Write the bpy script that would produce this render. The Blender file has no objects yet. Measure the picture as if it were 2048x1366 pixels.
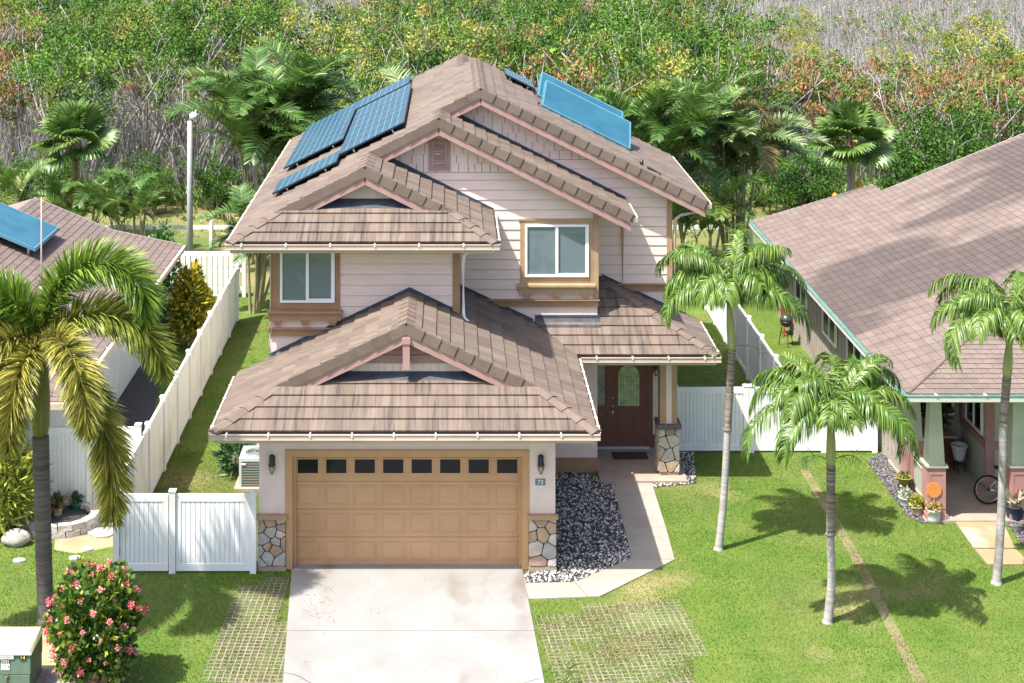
import bpy, math, random
import numpy as np
from mathutils import Vector, Matrix, noise as mnoise
random.seed(7); RNG = np.random.default_rng(7)
scene = bpy.context.scene
COL = scene.collection
# ------------------------------------------------------------------ camera, sky, sun, exposure
F, VX, VY, CAMH, D0 = 3000.0, 900.0, -230.0, 14.5, 31.75      # focal px, optical axis px, camera height, distance to garage face
cam = bpy.data.cameras.new('camera'); camo = bpy.data.objects.new('camera', cam); COL.objects.link(camo)
camo.location = (0, -D0, CAMH); camo.rotation_euler = (math.radians(90), 0, 0)
cam.sensor_fit = 'HORIZONTAL'; cam.sensor_width = 36.0; cam.lens = F / 2048 * 36
cam.shift_x = (1024 - VX) / 2048; cam.shift_y = -(683 - VY) / 2048
cam.clip_start = 0.5; cam.clip_end = 2000
scene.camera = camo
SUN_TRAVEL = Vector((0.445, 0.31, -1.0)).normalized()
sun_elev = math.asin(-SUN_TRAVEL.z); sun_from = -SUN_TRAVEL
world = bpy.data.worlds.new('World'); scene.world = world; world.use_nodes = True
wn = world.node_tree; wn.nodes.clear()
sky = wn.nodes.new('ShaderNodeTexSky'); sky.sky_type = 'NISHITA'; sky.sun_disc = False
sky.sun_elevation = sun_elev; sky.sun_rotation = math.atan2(sun_from.x, sun_from.y)
sky.air_density = 0.75; sky.dust_density = 3.0; sky.ozone_density = 0.6
bg = wn.nodes.new('ShaderNodeBackground'); bg.inputs['Strength'].default_value = 0.15
wo = wn.nodes.new('ShaderNodeOutputWorld')
wn.links.new(sky.outputs[0], bg.inputs[0]); wn.links.new(bg.outputs[0], wo.inputs[0])
sl = bpy.data.lights.new('sun', 'SUN'); sl.energy = 4.4; sl.angle = math.radians(0.6); sl.color = (1.0, 0.955, 0.88)
so = bpy.data.objects.new('sun', sl); COL.objects.link(so)
so.rotation_euler = SUN_TRAVEL.to_track_quat('-Z', 'Y').to_euler(); so.location = (-20, -20, 40)
vs = scene.view_settings; vs.view_transform = 'Standard'; vs.look = 'None'; vs.exposure = 1.24; vs.gamma = 1.0
vs.use_curve_mapping = False
scene.render.engine = 'CYCLES'
scene.cycles.max_bounces = 7; scene.cycles.transparent_max_bounces = 8
# ------------------------------------------------------------------ pixels to places
def PX(px, py, d): return Vector(((px - VX) * d / F, d - D0, CAMH - (py - VY) * d / F))
def GP(px, py, z=0.0):
    d = F * (CAMH - z) / (py - VY)
    return Vector(((px - VX) * d / F, d - D0, z))
# ------------------------------------------------------------------ materials
MATS = {}
def M(name, c1, c2=None, scale=3.0, rough=0.75, bump=0.0, bscale=60.0, stretch=(1, 1, 1), rnd=0.0, spec=0.3, metal=0.0,
      c3=None, scale3=0.6, thr3=(0.52, 0.68), alpha=1.0, detail=5.0, coat=0.0, stretch3=(1, 1, 1), thr=(0.35, 0.65), trans=0.0, attr=False):
    if name in MATS: return MATS[name]
    m = bpy.data.materials.new(name); m.use_nodes = True; MATS[name] = m
    nt = m.node_tree; N = nt.nodes; L = nt.links; N.clear()
    out = N.new('ShaderNodeOutputMaterial'); b = N.new('ShaderNodeBsdfPrincipled')
    b.inputs['Roughness'].default_value = rough; b.inputs['Metallic'].default_value = metal
    b.inputs['Specular IOR Level'].default_value = spec; b.inputs['Alpha'].default_value = alpha
    b.inputs['Coat Weight'].default_value = coat
    geo = N.new('ShaderNodeNewGeometry')
    def nz(sc, st, det):
        mp = N.new('ShaderNodeMapping'); mp.inputs['Scale'].default_value = st
        L.new(geo.outputs['Position'], mp.inputs['Vector'])
        n = N.new('ShaderNodeTexNoise'); n.inputs['Scale'].default_value = sc; n.inputs['Detail'].default_value = det
        L.new(mp.outputs[0], n.inputs['Vector']); return n
    def ramp(src, lo, hi):
        r = N.new('ShaderNodeMapRange'); r.inputs['From Min'].default_value = lo; r.inputs['From Max'].default_value = hi
        L.new(src, r.inputs['Value']); return r.outputs[0]
    def mix(fac, a, bb):
        x = N.new('ShaderNodeMix'); x.data_type = 'RGBA'
        if hasattr(fac, 'node'): L.new(fac, x.inputs[0])
        else: x.inputs[0].default_value = fac
        for v, s in ((a, 6), (bb, 7)):
            if hasattr(v, 'node'): L.new(v, x.inputs[s])
            else: x.inputs[s].default_value = (*v, 1)
        return x.outputs[2]
    if attr:
        at = N.new('ShaderNodeAttribute'); at.attribute_name = 'Col'; col = at.outputs['Color']
    else:
        col = c1
    if c2 is not None: col = mix(ramp(nz(scale, stretch, detail).outputs[0], *thr), col, c2)
    if c3 is not None: col = mix(ramp(nz(scale3, stretch3, 4.0).outputs[0], *thr3), col, c3)
    if rnd:
        oi = N.new('ShaderNodeObjectInfo'); ad = N.new('ShaderNodeMath'); ad.operation = 'ADD'
        L.new(oi.outputs['Random'], ad.inputs[0]); L.new(geo.outputs['Random Per Island'], ad.inputs[1])
        fr = N.new('ShaderNodeMath'); fr.operation = 'FRACT'; L.new(ad.outputs[0], fr.inputs[0])
        mr = N.new('ShaderNodeMapRange'); mr.inputs['To Min'].default_value = 1 - rnd; mr.inputs['To Max'].default_value = 1 + rnd
        L.new(fr.outputs[0], mr.inputs['Value'])
        hs = N.new('ShaderNodeHueSaturation'); L.new(mr.outputs[0], hs.inputs['Value'])
        if hasattr(col, 'node'): L.new(col, hs.inputs['Color'])
        else: hs.inputs['Color'].default_value = (*col, 1)
        col = hs.outputs[0]
    if hasattr(col, 'node'): L.new(col, b.inputs['Base Color'])
    else: b.inputs['Base Color'].default_value = (*col, 1)
    if bump:
        bp = N.new('ShaderNodeBump'); bp.inputs['Strength'].default_value = bump; bp.inputs['Distance'].default_value = 0.02
        L.new(nz(bscale, stretch, 3.0).outputs[0], bp.inputs['Height']); L.new(bp.outputs[0], b.inputs['Normal'])
    if trans:
        tr = N.new('ShaderNodeBsdfTranslucent')
        if hasattr(col, 'node'): L.new(col, tr.inputs['Color'])
        else: tr.inputs['Color'].default_value = (*col, 1)
        ms = N.new('ShaderNodeMixShader'); ms.inputs[0].default_value = trans
        L.new(b.outputs[0], ms.inputs[1]); L.new(tr.outputs[0], ms.inputs[2]); L.new(ms.outputs[0], out.inputs[0])
    else: L.new(b.outputs[0], out.inputs[0])
    return m
# ------------------------------------------------------------------ mesh helpers
PW = {}                                              # world matrix of every parent (no depsgraph update needed)
def link(ob, parent=None, W=None):
    COL.objects.link(ob); W = W.copy() if W is not None else Matrix.Identity(4)
    if parent is not None:
        ob.parent = parent; ob.matrix_parent_inverse = PW[parent.name].inverted(); ob.matrix_basis = W
    else: ob.matrix_basis = W
    PW[ob.name] = W; return ob
def tagit(o, label=None, cat=None, group=None, kind=None):
    if label: o['label'] = label
    if cat: o['category'] = cat
    if group: o['group'] = group
    if kind: o['kind'] = kind
    return o
def thing(name, label, cat, loc=(0, 0, 0), group=None, rz=0.0):
    o = bpy.data.objects.new(name, None); o.empty_display_size = 0.2
    link(o, None, Matrix.Translation(Vector(loc)) @ Matrix.Rotation(rz, 4, 'Z'))
    return tagit(o, label, cat, group)
def mobj(name, me, parent=None, W=None, mat=None):
    if mat is not None and not me.materials: me.materials.append(mat)
    return link(bpy.data.objects.new(name, me), parent, W)
def npmesh(name, verts, faces_flat, loops_per, mat=None, cols=None, smooth=False):
    """verts (n,3), all faces with loops_per corners"""
    me = bpy.data.meshes.new(name); v = np.asarray(verts, dtype=np.float32).reshape(-1, 3)
    f = np.asarray(faces_flat, dtype=np.int32).ravel(); nf = len(f) // loops_per
    me.vertices.add(len(v)); me.vertices.foreach_set('co', v.ravel())
    me.loops.add(len(f)); me.loops.foreach_set('vertex_index', f)
    me.polygons.add(nf); me.polygons.foreach_set('loop_start', np.arange(nf, dtype=np.int32) * loops_per)
    me.polygons.foreach_set('loop_total', np.full(nf, loops_per, dtype=np.int32))
    if smooth: me.polygons.foreach_set('use_smooth', np.ones(nf, dtype=bool))
    me.update(calc_edges=True)
    if cols is not None:
        a = me.color_attributes.new('Col', 'FLOAT_COLOR', 'POINT')
        c = np.ones((len(v), 4), dtype=np.float32); c[:, :3] = cols; a.data.foreach_set('color', c.ravel())
    if mat: me.materials.append(mat)
    return me
class MB:
    def __init__(s): s.v = []; s.f = []; s.m = []; s.mats = []; s.cur = 0; s.sm = []
    def use(s, mat):
        if mat not in s.mats: s.mats.append(mat)
        s.cur = s.mats.index(mat); return s
    def face(s, idx, smooth=False): s.f.append(list(idx)); s.m.append(s.cur); s.sm.append(smooth)
    def add(s, pts):
        n = len(s.v); s.v += [tuple(p) for p in pts]; return list(range(n, n + len(pts)))
    def hexa(s, p):                                  # 0-3 bottom ring, 4-7 top ring
        i = s.add(p)
        for q in ((0, 3, 2, 1), (4, 5, 6, 7), (0, 1, 5, 4), (1, 2, 6, 5), (2, 3, 7, 6), (3, 0, 4, 7)): s.face([i[k] for k in q])
        return s
    def box(s, x0, x1, y0, y1, z0, z1):
        return s.hexa([(x0, y0, z0), (x1, y0, z0), (x1, y1, z0), (x0, y1, z0), (x0, y0, z1), (x1, y0, z1), (x1, y1, z1), (x0, y1, z1)])
    def bbox(s, x0, x1, y0, y1, z0, z1, b=0.01):     # box whose -Y face and top are chamfered
        s.prism([(x0 + b, z0), (x1 - b, z0), (x1, z0 + b), (x1, z1 - b), (x1 - b, z1), (x0 + b, z1), (x0, z1 - b), (x0, z0 + b)], 'XZ', y0 + b, y1)
        s.frust((x0 + b * 1.2, x1 - b * 1.2, z0 + b * 1.2, z1 - b * 1.2), (x0 + b * .4, x1 - b * .4, z0 + b * .4, z1 - b * .4), y0, y0 + b); return s
    def frust(s, r0, r1, y0, y1):                    # XZ rectangles at two Y depths (front r0 at y0)
        a = [(r1[0], y1, r1[2]), (r1[1], y1, r1[2]), (r1[1], y1, r1[3]), (r1[0], y1, r1[3])]
        b = [(r0[0], y0, r0[2]), (r0[1], y0, r0[2]), (r0[1], y0, r0[3]), (r0[0], y0, r0[3])]
        i = s.add(a + b); s.face([i[4], i[5], i[6], i[7]])
        for k in range(4): s.face([i[k], i[(k + 1) % 4], i[4 + (k + 1) % 4], i[4 + k]])
        return s
    def prism(s, poly, plane, a, b):                 # polygon extruded along the third axis from a to b
        def P(p, t):
            return {'XZ': (p[0], t, p[1]), 'XY': (p[0], p[1], t), 'YZ': (t, p[0], p[1])}[plane]
        n = len(poly); i = s.add([P(p, a) for p in poly] + [P(p, b) for p in poly])
        s.face(i[:n][::-1]); s.face(i[n:])
        for k in range(n): s.face([i[k], i[(k + 1) % n], i[n + (k + 1) % n], i[n + k]])
        return s
    def tube(s, path, rad, n=8, caps=True, smooth=True):
        path = [Vector(p) for p in path]; rings = []
        if not hasattr(rad, '__len__'): rad = [rad] * len(path)
        up = Vector((0, 0, 1)); t0 = (path[1] - path[0]).normalized()
        if abs(t0.dot(up)) > .95: up = Vector((1, 0, 0))
        for k, p in enumerate(path):
            t = (path[min(k + 1, len(path) - 1)] - path[max(k - 1, 0)]).normalized()
            a = t.cross(up).normalized(); b = a.cross(t).normalized(); up = b.cross(t) * 0 + up
            rings.append(s.add([p + (a * math.cos(2 * math.pi * j / n) + b * math.sin(2 * math.pi * j / n)) * rad[k] for j in range(n)]))
        for r0, r1 in zip(rings, rings[1:]):
            for j in range(n): s.face([r0[j], r0[(j + 1) % n], r1[(j + 1) % n], r1[j]], smooth)
        if caps: s.face(rings[0][::-1]); s.face(rings[-1])
        return s
    def lathe(s, c, prof, n=16, smooth=True):        # profile (r, z) pairs round a vertical axis
        c = Vector(c); rings = []
        for r, z in prof:
            rings.append(s.add([c + Vector((r * math.cos(2 * math.pi * j / n), r * math.sin(2 * math.pi * j / n), z)) for j in range(n)]))
        for r0, r1 in zip(rings, rings[1:]):
            for j in range(n): s.face([r0[j], r0[(j + 1) % n], r1[(j + 1) % n], r1[j]], smooth)
        s.face(rings[0][::-1]); s.face(rings[-1]); return s
    def torus(s, c, R, r, axis='Y', n=28, m=8):
        c = Vector(c); rings = []
        for k in range(n):
            a = 2 * math.pi * k / n; ring = []
            for j in range(m):
                b = 2 * math.pi * j / m; rr = R + r * math.cos(b); o = r * math.sin(b)
                p = (rr * math.cos(a), o, rr * math.sin(a)) if axis == 'Y' else ((o, rr * math.cos(a), rr * math.sin(a)) if axis == 'X' else (rr * math.cos(a), rr * math.sin(a), o))
                ring.append(c + Vector(p))
            rings.append(s.add(ring))
        for k in range(n):
            r0, r1 = rings[k], rings[(k + 1) % n]
            for j in range(m): s.face([r0[j], r0[(j + 1) % m], r1[(j + 1) % m], r1[j]], True)
        return s
    def mesh(s, name, mat=None):
        me = bpy.data.meshes.new(name); me.from_pydata(s.v, [], s.f)
        if s.mats:
            for m_ in s.mats: me.materials.append(m_)
            me.polygons.foreach_set('material_index', s.m)
        elif mat: me.materials.append(mat)
        me.polygons.foreach_set('use_smooth', s.sm); me.update(); return me
    def build(s, name, mat=None, parent=None, W=None, label=None):
        o = mobj(name, s.mesh(name, mat), parent, W)
        if label: o['label'] = label
        return o
def boxo(name, mat, parent, x0, x1, y0, y1, z0, z1): return MB().box(x0, x1, y0, y1, z0, z1).build(name, mat, parent)
def sheet(name, pts, mat, z, kind='structure', parent=None):
    m = MB(); m.face(m.add([(p[0], p[1], z) for p in pts])); o = m.build(name, mat, parent)
    # triangulation of concave outlines is left to Blender's tessellator
    if parent is None: o['kind'] = kind
    return o
def ccw(p): return p if sum(a[0] * b[1] - b[0] * a[1] for a, b in zip(p, p[1:] + p[:1])) > 0 else p[::-1]
def area2(p): return abs(sum(a[0] * b[1] - b[0] * a[1] for a, b in zip(p, p[1:] + p[:1]))) / 2
def clip_half(p, f):
    out = []
    for a, b in zip(p, p[1:] + p[:1]):
        fa, fb = f(a), f(b)
        if fa >= 0: out.append(a)
        if (fa >= 0) != (fb >= 0):
            t = fa / (fa - fb); out.append((a[0] + (b[0] - a[0]) * t, a[1] + (b[1] - a[1]) * t))
    return out
def clip_rect(p, u0, u1, v0, v1):
    for f in (lambda q: q[0] - u0, lambda q: u1 - q[0], lambda q: q[1] - v0, lambda q: v1 - q[1]):
        p = clip_half(p, f)
        if len(p) < 3: return []
    out = []
    for q in p:
        if not out or abs(q[0] - out[-1][0]) + abs(q[1] - out[-1][1]) > 1e-5: out.append(q)
    if len(out) > 2 and abs(out[0][0] - out[-1][0]) + abs(out[0][1] - out[-1][1]) < 1e-5: out.pop()
    return out if len(out) > 2 else []
CAMP = Vector((0, -D0, CAMH))
def screen_score(P, n, area):
    d = P - CAMP; px = VX + F * d.x / d.y; py = VY - F * d.z / d.y
    if not (-20 < px < 2068 and -20 < py < 1390): return 0
    return max(0.0, -n.dot(d.normalized())) * area / d.length_squared
def tiles_on(O, U, V, poly, w, c, th, lift=0.0, stag=0.5, jw=0.0, jv=0.0, gap=0.004, over=1.15, rnd=random, ug=.35, vgap=0.0):
    """list of covering pieces on a plane: each (world points of top, world points of bottom, score, centre)"""
    O, U, V = Vector(O), Vector(U).normalized(), Vector(V).normalized(); n = U.cross(V); res = []
    us = [p[0] for p in poly]; vs_ = [p[1] for p in poly]; r = 0; v0 = min(vs_)
    while v0 < max(vs_) - 0.01:
        u = min(us) - w * (1.2 + (r % 2) * stag + (rnd.random() * .6 if jw else 0))
        while u < max(us):
            ww = w * (1 + jw * (rnd.random() * 2 - 1)); dv = -jv * rnd.random() if v0 > min(vs_) + .01 else 0
            q = clip_rect(poly, u + gap / 2, u + ww - gap / 2, v0 + dv + vgap, v0 + c * over); u += ww
            if len(q) < 3 or area2(q) < min(0.12 * w * c, .012): continue
            L_ = c * over
            def top(p): return O + U * p[0] + V * p[1] + n * (lift + th * (1 - .86 * (p[1] - v0) / L_) + ug * th)
            def bot(p): return O + U * p[0] + V * p[1] + n * (lift + ug * th * (1 - (p[1] - v0) / L_))
            q = ccw(q); T = [top(p) for p in q]; B = [bot(p) for p in q]; cen = sum(T, Vector()) / len(T)
            res.append((T, B, screen_score(cen, n, area2(q)), cen))
        v0 += c; r += 1
    return res
def piece_mb(mb, T, B):
    n = len(T); i = mb.add(list(B) + list(T)); mb.face(i[n:])
    for k in range(n): mb.face([i[k], i[(k + 1) % n], i[n + (k + 1) % n], i[n + k]])
def lay_pieces(pieces, name, parent, limit, rest_name=None):
    """pieces (top, bottom, score, centre, material): the largest in view as objects of their own, the rest as one mesh"""
    pieces = sorted(pieces, key=lambda p: -p[2]); rest = MB()
    for k, (T, B, s, c, mat) in enumerate(pieces):
        if k < limit and s > 0:
            m = MB(); piece_mb(m, [t - c for t in T], [b - c for b in B]); m.build(name, mat, parent, Matrix.Translation(c))
        else: rest.use(mat); piece_mb(rest, T, B)
    if rest.f:
        o = rest.build(rest_name or (name + '_field'), None, parent); o['kind'] = 'stuff'
def with_mat(ps, mat): return [p + (mat,) for p in ps]
# ------------------------------------------------------------------ materials of the house
m_siding = M('siding_paint', (.74, .60, .54), (.69, .555, .495), 2.5, .7, .1, 90, (1, 1, 6))
m_stucco = M('stucco', (.74, .605, .56), (.69, .56, .515), 2.0, .9, .35, 120)
m_trim = M('brown_trim_paint', (.33, .205, .115), (.28, .17, .095), 3, .65, .08, 60)
m_tan_sunlit = M('tan_trim_paint', (.40, .275, .165), (.35, .235, .14), 3, .65, .08, 60)  # brown trim paint with sunlight put into it for set-back walls; also tan parts
m_pink = M('dusty_pink_trim', (.37, .235, .215), (.32, .20, .18), 3, .65, .08, 60)
m_white = M('white_vinyl', (.78, .79, .80), (.72, .74, .74), 1.2, .45)
m_gutter = M('cream_gutter', (.50, .415, .34), (.44, .365, .30), 1.5, .5)
m_dark = M('dark_interior', (.012, .014, .016), rough=.9)
m_flash = M('dark_flashing', (.035, .045, .06), (.06, .07, .085), 4, .5, spec=.4)
TILE = (.162, .124, .098)
m_tile_f = M('roof_tile_front', TILE, (.122, .094, .078), 1.0, .85, .25, 30, (7, .5, .5), .17, c3=(.062, .051, .046), scale3=1.0, thr3=(.52, .70), stretch3=(12, .6, .6), thr=(.38, .62))
m_tile_s = M('roof_tile_side', TILE, (.125, .098, .082), 1.0, .85, .25, 30, (.5, 7, .5), .17, c3=(.10, .081, .073), scale3=1.0, thr3=(.54, .74), stretch3=(.4, 6, .4), thr=(.38, .62))
m_tile_e = M('roof_tile_trim', (.16, .12, .096), (.13, .10, .083), 3.0, .85, .3, 40, (1, 1, 1), .10)
m_deck = M('roof_underside', (.22, .17, .14), (.18, .14, .12), 2, .9)
m_glass = M('window_glass', (.19, .26, .30), rough=.04, spec=.9, alpha=.5)
m_garage = M('garage_door_paint', (.50, .305, .165), (.445, .265, .14), 1.2, .55, .05, 50, (1, 1, 1), c3=(.38, .21, .085), scale3=.9, thr3=(.60, .82))
m_garagetrim = M('garage_trim', (.50, .305, .155), (.45, .27, .135), 1.5, .6)
m_black = M('black_metal', (.012, .012, .013), rough=.4, spec=.5)
m_lamp = M('lantern_glass', (.5, .42, .32), rough=.15, spec=.6, alpha=.7)
m_stone = [M('veneer_stone_%s' % n, a, b, 6, .9, .8, 25) for n, a, b in (('buff', (.43, .32, .21), (.33, .24, .17)), ('grey', (.42, .39, .36), (.33, .31, .29)), ('tan', (.40, .28, .20), (.30, .21, .16)), ('pale', (.52, .47, .41), (.42, .37, .32)))]
m_mortar = M('dark_mortar', (.028, .025, .024), (.05, .046, .042), 8, .95)
m_concrete = M('pale_concrete', (.262, .256, .246), (.222, .216, .205), .9, .9, .2, 50, c3=(.15, .12, .095), scale3=.62, thr3=(.56, .78), stretch3=(1.5, .7, 1))
m_slabgrey = M('porch_concrete', (.36, .29, .235), (.29, .23, .185), 1.6, .85, .15, 60)
m_door = M('dark_brown_door', (.165, .078, .052), (.14, .064, .043), 2, .45, .1, 60, (6, 6, 1))
m_steel = M('brushed_steel', (.55, .53, .50), rough=.3, metal=1.0)
m_leaded = M('leaded_glass', (.48, .56, .32), (.28, .40, .16), 6, .12, .4, 90, spec=.6)

HOUSE = thing('house', 'two-storey beige house with a wide tan garage door and brown tiled gables', 'house', (0.8, 6, 0))
# ---------------------------------------------- plan: levels and planes worked out from the photograph
GE, GK = 3.20, .475                                   # garage eave height and pitch
GX0, GX1, GY0 = -4.86, 2.99, -.85; GRX = (GX0 + GX1) / 2; GRZ = GE + GK * (GX1 - GRX)
UE, UK = 6.40, .5                                    # upper eave and pitch
Y1, Y2, Y3, YR = 2.92, 5.30, 6.75, 13.0              # wall planes and end of the main roof
R1X = -1.97; RMX = -.27; R3X = .78
def zL(x): return UE + UK * (x + 4.96)              # the long left slope
def z3(x): return zL(R3X) - UK * (x - R3X)           # right slope of the main roof
def zM(x): return zL(RMX) - UK * (x - RMX)           # right slope of the middle gable
def zG(x): return GRZ - GK * abs(x - GRX)
# ---------------------------------------------- walls
wall_gar = MB().use(m_stucco)
wall_gar.box(-4.04, -3.49, 0, .35, .10, 3.0).box(1.68, 2.23, 0, .35, .10, 3.0).box(-3.49, 1.68, .02, .35, 2.54, 3.0)
wall_gar.box(-4.03, -3.88, .35, 2.92, 0, 3.02).box(2.07, 2.22, .35, 5.3, 0, 3.02)
wall_gar.build('garage_wall', None, HOUSE)
base = MB(); base.box(-4.06, -3.47, -.07, .34, 0, .10); base.box(1.66, 2.25, -.07, .34, 0, .10); base.build('concrete_footing', m_slabgrey, HOUSE)
w1 = MB(); w1.box(-4.16, .21, Y1, Y1 + .15, 0, 6.36); w1.box(-4.155, -4.01, Y1 + .15, 15.6, 0, 6.55); w1.box(.06, .205, Y1 + .15, Y2, 0, 6.36)
W1 = w1.build('wall', m_stucco, HOUSE)
w2 = MB()
w2.prism([(-1.9, 6.0), (.21, 6.0), (.21, 0), (3.64, 0), (3.64, zM(3.64) - .1), (RMX, zM(RMX) - .1), (-1.9, zL(-1.9) - .1)], 'XZ', Y2, Y2 + .15)
w2.box(3.49, 3.635, Y2 + .15, Y3, 0, zM(3.64) - .1); W2 = w2.build('wall', m_stucco, HOUSE)
w3 = MB(); w3.prism([(-.3, 6.0), (2.2, 6), (2.2, 0), (3.50, 0), (3.50, 3.3), (5.68, 3.3), (5.68, z3(5.68) - .1), (R3X, z3(R3X) - .1), (-.3, zL(-.3) - .1)], 'XZ', Y3, Y3 + .15)
w3.box(4.9, 5.68, Y3 + .002, Y3 + .15, 0, 3.299)
w3.box(5.53, 5.675, Y3 + .15, 12.2, 0, z3(5.68) - .12); w3.box(-4.01, 5.4, 15.5, 15.65, 0, 6.5); w3.box(4.9, 5.53, 12.05, 12.2, 0, 6.4)
W3 = w3.build('wall', m_stucco, HOUSE)
# lap siding, board by board
def siding(parent, y, poly, z0, zt):
    pol = clip_rect(ccw(poly), -99, 99, z0, zt)
    xs = [p[0] for p in pol]
    O = Vector((min(xs), y - .002, z0)); q = [(p[0] - min(xs), p[1] - z0) for p in pol]
    return with_mat(tiles_on(O, (1, 0, 0), (0, 0, 1), q, 40.0, .245, .022, .003, 0, ug=.2, vgap=.011, over=1.0), m_siding)
def shakes(y, poly, z0):
    pol = clip_rect(ccw(poly), -99, 99, z0, 99); xs = [p[0] for p in pol]
    O = Vector((min(xs), y - .002, z0)); q = [(p[0] - min(xs), p[1] - z0) for p in pol]
    return with_mat(tiles_on(O, (1, 0, 0), (0, 0, 1), q, .24, .235, .020, .003, .5, .38, .05, .014, ug=.2, vgap=.014, over=1.0), m_siding)
P1 = [(-4.16, 4.27), (.21, 4.27), (.21, 6.30), (-4.16, 6.30)]
P2 = [(-1.9, 4.27), (3.64, 4.27), (3.64, zM(3.64) - .15), (RMX, zM(RMX) - .15), (-1.9, zL(-1.9) - .15)]
P3 = [(-.3, 4.27), (5.68, 4.27), (5.68, z3(5.68) - .15), (R3X, z3(R3X) - .15), (-.3, zL(-.3) - .15)]
lay_pieces(siding(W1, Y1, P1, 4.27, 6.30), 'siding_board', W1, 99)
lay_pieces(siding(W2, Y2, P2, 4.27, 7.40), 'siding_board', W2, 99)
lay_pieces(siding(W3, Y3, P3, 4.27, 7.45), 'siding_board', W3, 99)
lay_pieces(shakes(Y2, P2, 7.40), 'wall_shingle', W2, 150)
lay_pieces(shakes(Y3, P3, 7.45), 'wall_shingle', W3, 150)
m_gapshade = M('dark_house_wrap', (.16, .125, .115), rough=.9)  # dark tone behind the siding paints the shade in the board gaps
for P_, y_, par_ in ((P1, Y1, W1), (P2, Y2, W2), (P3, Y3, W3)): MB().prism(ccw(P_), 'XZ', y_ - .004, y_ - .0005).build('wall_backing', m_gapshade, par_)  # added dark sheet, stands in for the shade between boards
# belt course and corner boards
def belt(x0, x1, y, par):
    MB().box(x0 - .02, x1 + .02, y - .05, y, 4.09, 4.25).box(x0 - .05, x1 + .05, y - .10, y, 4.252, 4.285).build('belt_course', m_trim, par)
belt(-4.16, .21, Y1, W1); belt(.23, 3.64, Y2, W2); belt(3.69, 5.68, Y3, W3)
boxo('corner_board', m_trim, W1, .06, .235, Y1 - .045, Y1, 4.29, 6.33)
boxo('corner_board', m_tan_sunlit, W2, 3.53, 3.665, Y2 - .045, Y2, 4.29, zM(3.6) - .12)
boxo('corner_board', m_tan_sunlit, W3, 5.56, 5.70, Y3 - .045, Y3, 4.29, z3(5.65) - .12)
boxo('base_band', m_trim, W2, 2.23, 3.68, Y2 - .06, Y2, 0, .36)
# ---------------------------------------------- windows with trim, sill shelf and brackets
m_blind = M('white_blind', (.62, .62, .60), rough=.7); m_screen = M('insect_screen', (.27, .28, .285), (.19, .205, .21), 1.2, .8)
m_curtain = M('grey_curtain', (.16, .16, .155), (.12, .12, .12), 3, .9, stretch=(9, 1, .6)); m_leafrefl = M('room_wall', (.36, .37, .33), (.10, .15, .08), 1.9, .9, thr=(.44, .54))  # greenish noise behind the left panes paints their reflection of leaves
def window(par, xa, xb, za, zb, y, tx0, tx1, headz):
    yo = y - .075
    win = MB().use(m_white)
    f = .055
    for r in ((xa, xb, zb - f, zb), (xa, xb, za, za + f)): win.box(r[0], r[1], yo - .02, y + .0, r[2], r[3])
    for r in ((xa, xa + f), (xb - f, xb)): win.box(r[0], r[1], yo - .0195, y, za + f, zb - f)
    xm = (xa + xb) / 2; win.box(xm - .035, xm + .035, yo - .012, y, za + f, zb - f)
    W = win.build('window', None, par, label='white vinyl sliding window')
    for k, (a, b) in enumerate(((xa + f, xm - .035), (xm + .035, xb - f))):
        p = MB().use(m_glass); p.box(a, b, yo + .012 + .012 * k, yo + .018 + .012 * k, za + f, zb - f); p.build('pane', None, W)
    MB().use(m_white).box(xm + .036, xb - f - .001, yo + .002, yo + .010, za + f, za + f + .035).box(xb - f - .03, xb - f - .001, yo + .002, yo + .010, za + f + .036, zb - f).build('sash', None, W)
    MB().use(m_leafrefl).box(xa + f, xm - .035, yo + .040, y - .0, za + f, zb - f - .17).build('room', None, W)  # added panel, stands in for the leaf reflection in the left pane
    MB().use(m_screen).box(xm + .035, xb - f, yo + .040, y - .0, za + f, zb - f - .17).build('screen', None, W)
    b = MB().use(m_blind)
    for k in range(5): b.box(xa + f, xm - .035, yo + .0365, yo + .0395, zb - f - .034 * (k + 1) + .004, zb - f - .034 * k).box(xm + .035, xb - f, yo + .0365, yo + .0395, zb - f - .034 * (k + 1) + .004, zb - f - .034 * k)
    b.build('blind', None, W)
    t = MB().use(m_tan_sunlit if tx0 > 0 else m_trim); yt = y - .05  # right-hand window takes the sunlit copy of the brown trim
    t.box(tx0, xa - .002, yt, y, za - .17, headz); t.box(xb + .002, tx1, yt, y, za - .17, headz)
    t.box(xa - .002, xb + .002, yt, y, za - .17, za - .002); t.box(xa - .002, xb + .002, yt, y, zb + .002, headz)
    if tx0 > 0: t.box(tx0 - .05, tx1 + .02, yt - .02, y, headz + .002, headz + .05)
    t.build('window_trim', None, par)
    s = MB().use(m_tan_sunlit if tx0 > 0 else m_trim); s.box(tx0 - .08, tx1 + .06, y - .20, y, za - .225, za - .172); s.box(tx0 - .04, tx1 + .03, y - .14, y, za - .40, za - .227)
    s.build('sill_shelf', None, par)
    for q in (.10, .5, .90):
        x = tx0 + (tx1 - tx0) * q; MB().use(m_tan_sunlit if tx0 > 0 else m_trim).box(x - .10, x + .10, y - .13, y - .003, za - .455, za - .402).box(x - .065, x + .065, y - .11, y - .003, za - .52, za - .457).build('bracket', None, par)
window(W1, -3.92, -2.66, 4.87, 6.12, Y1, -4.14, -2.54, 6.25)
window(W2, 1.85, 3.42, 4.84, 6.13, Y2, 1.73, 3.52, 6.22)
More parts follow.
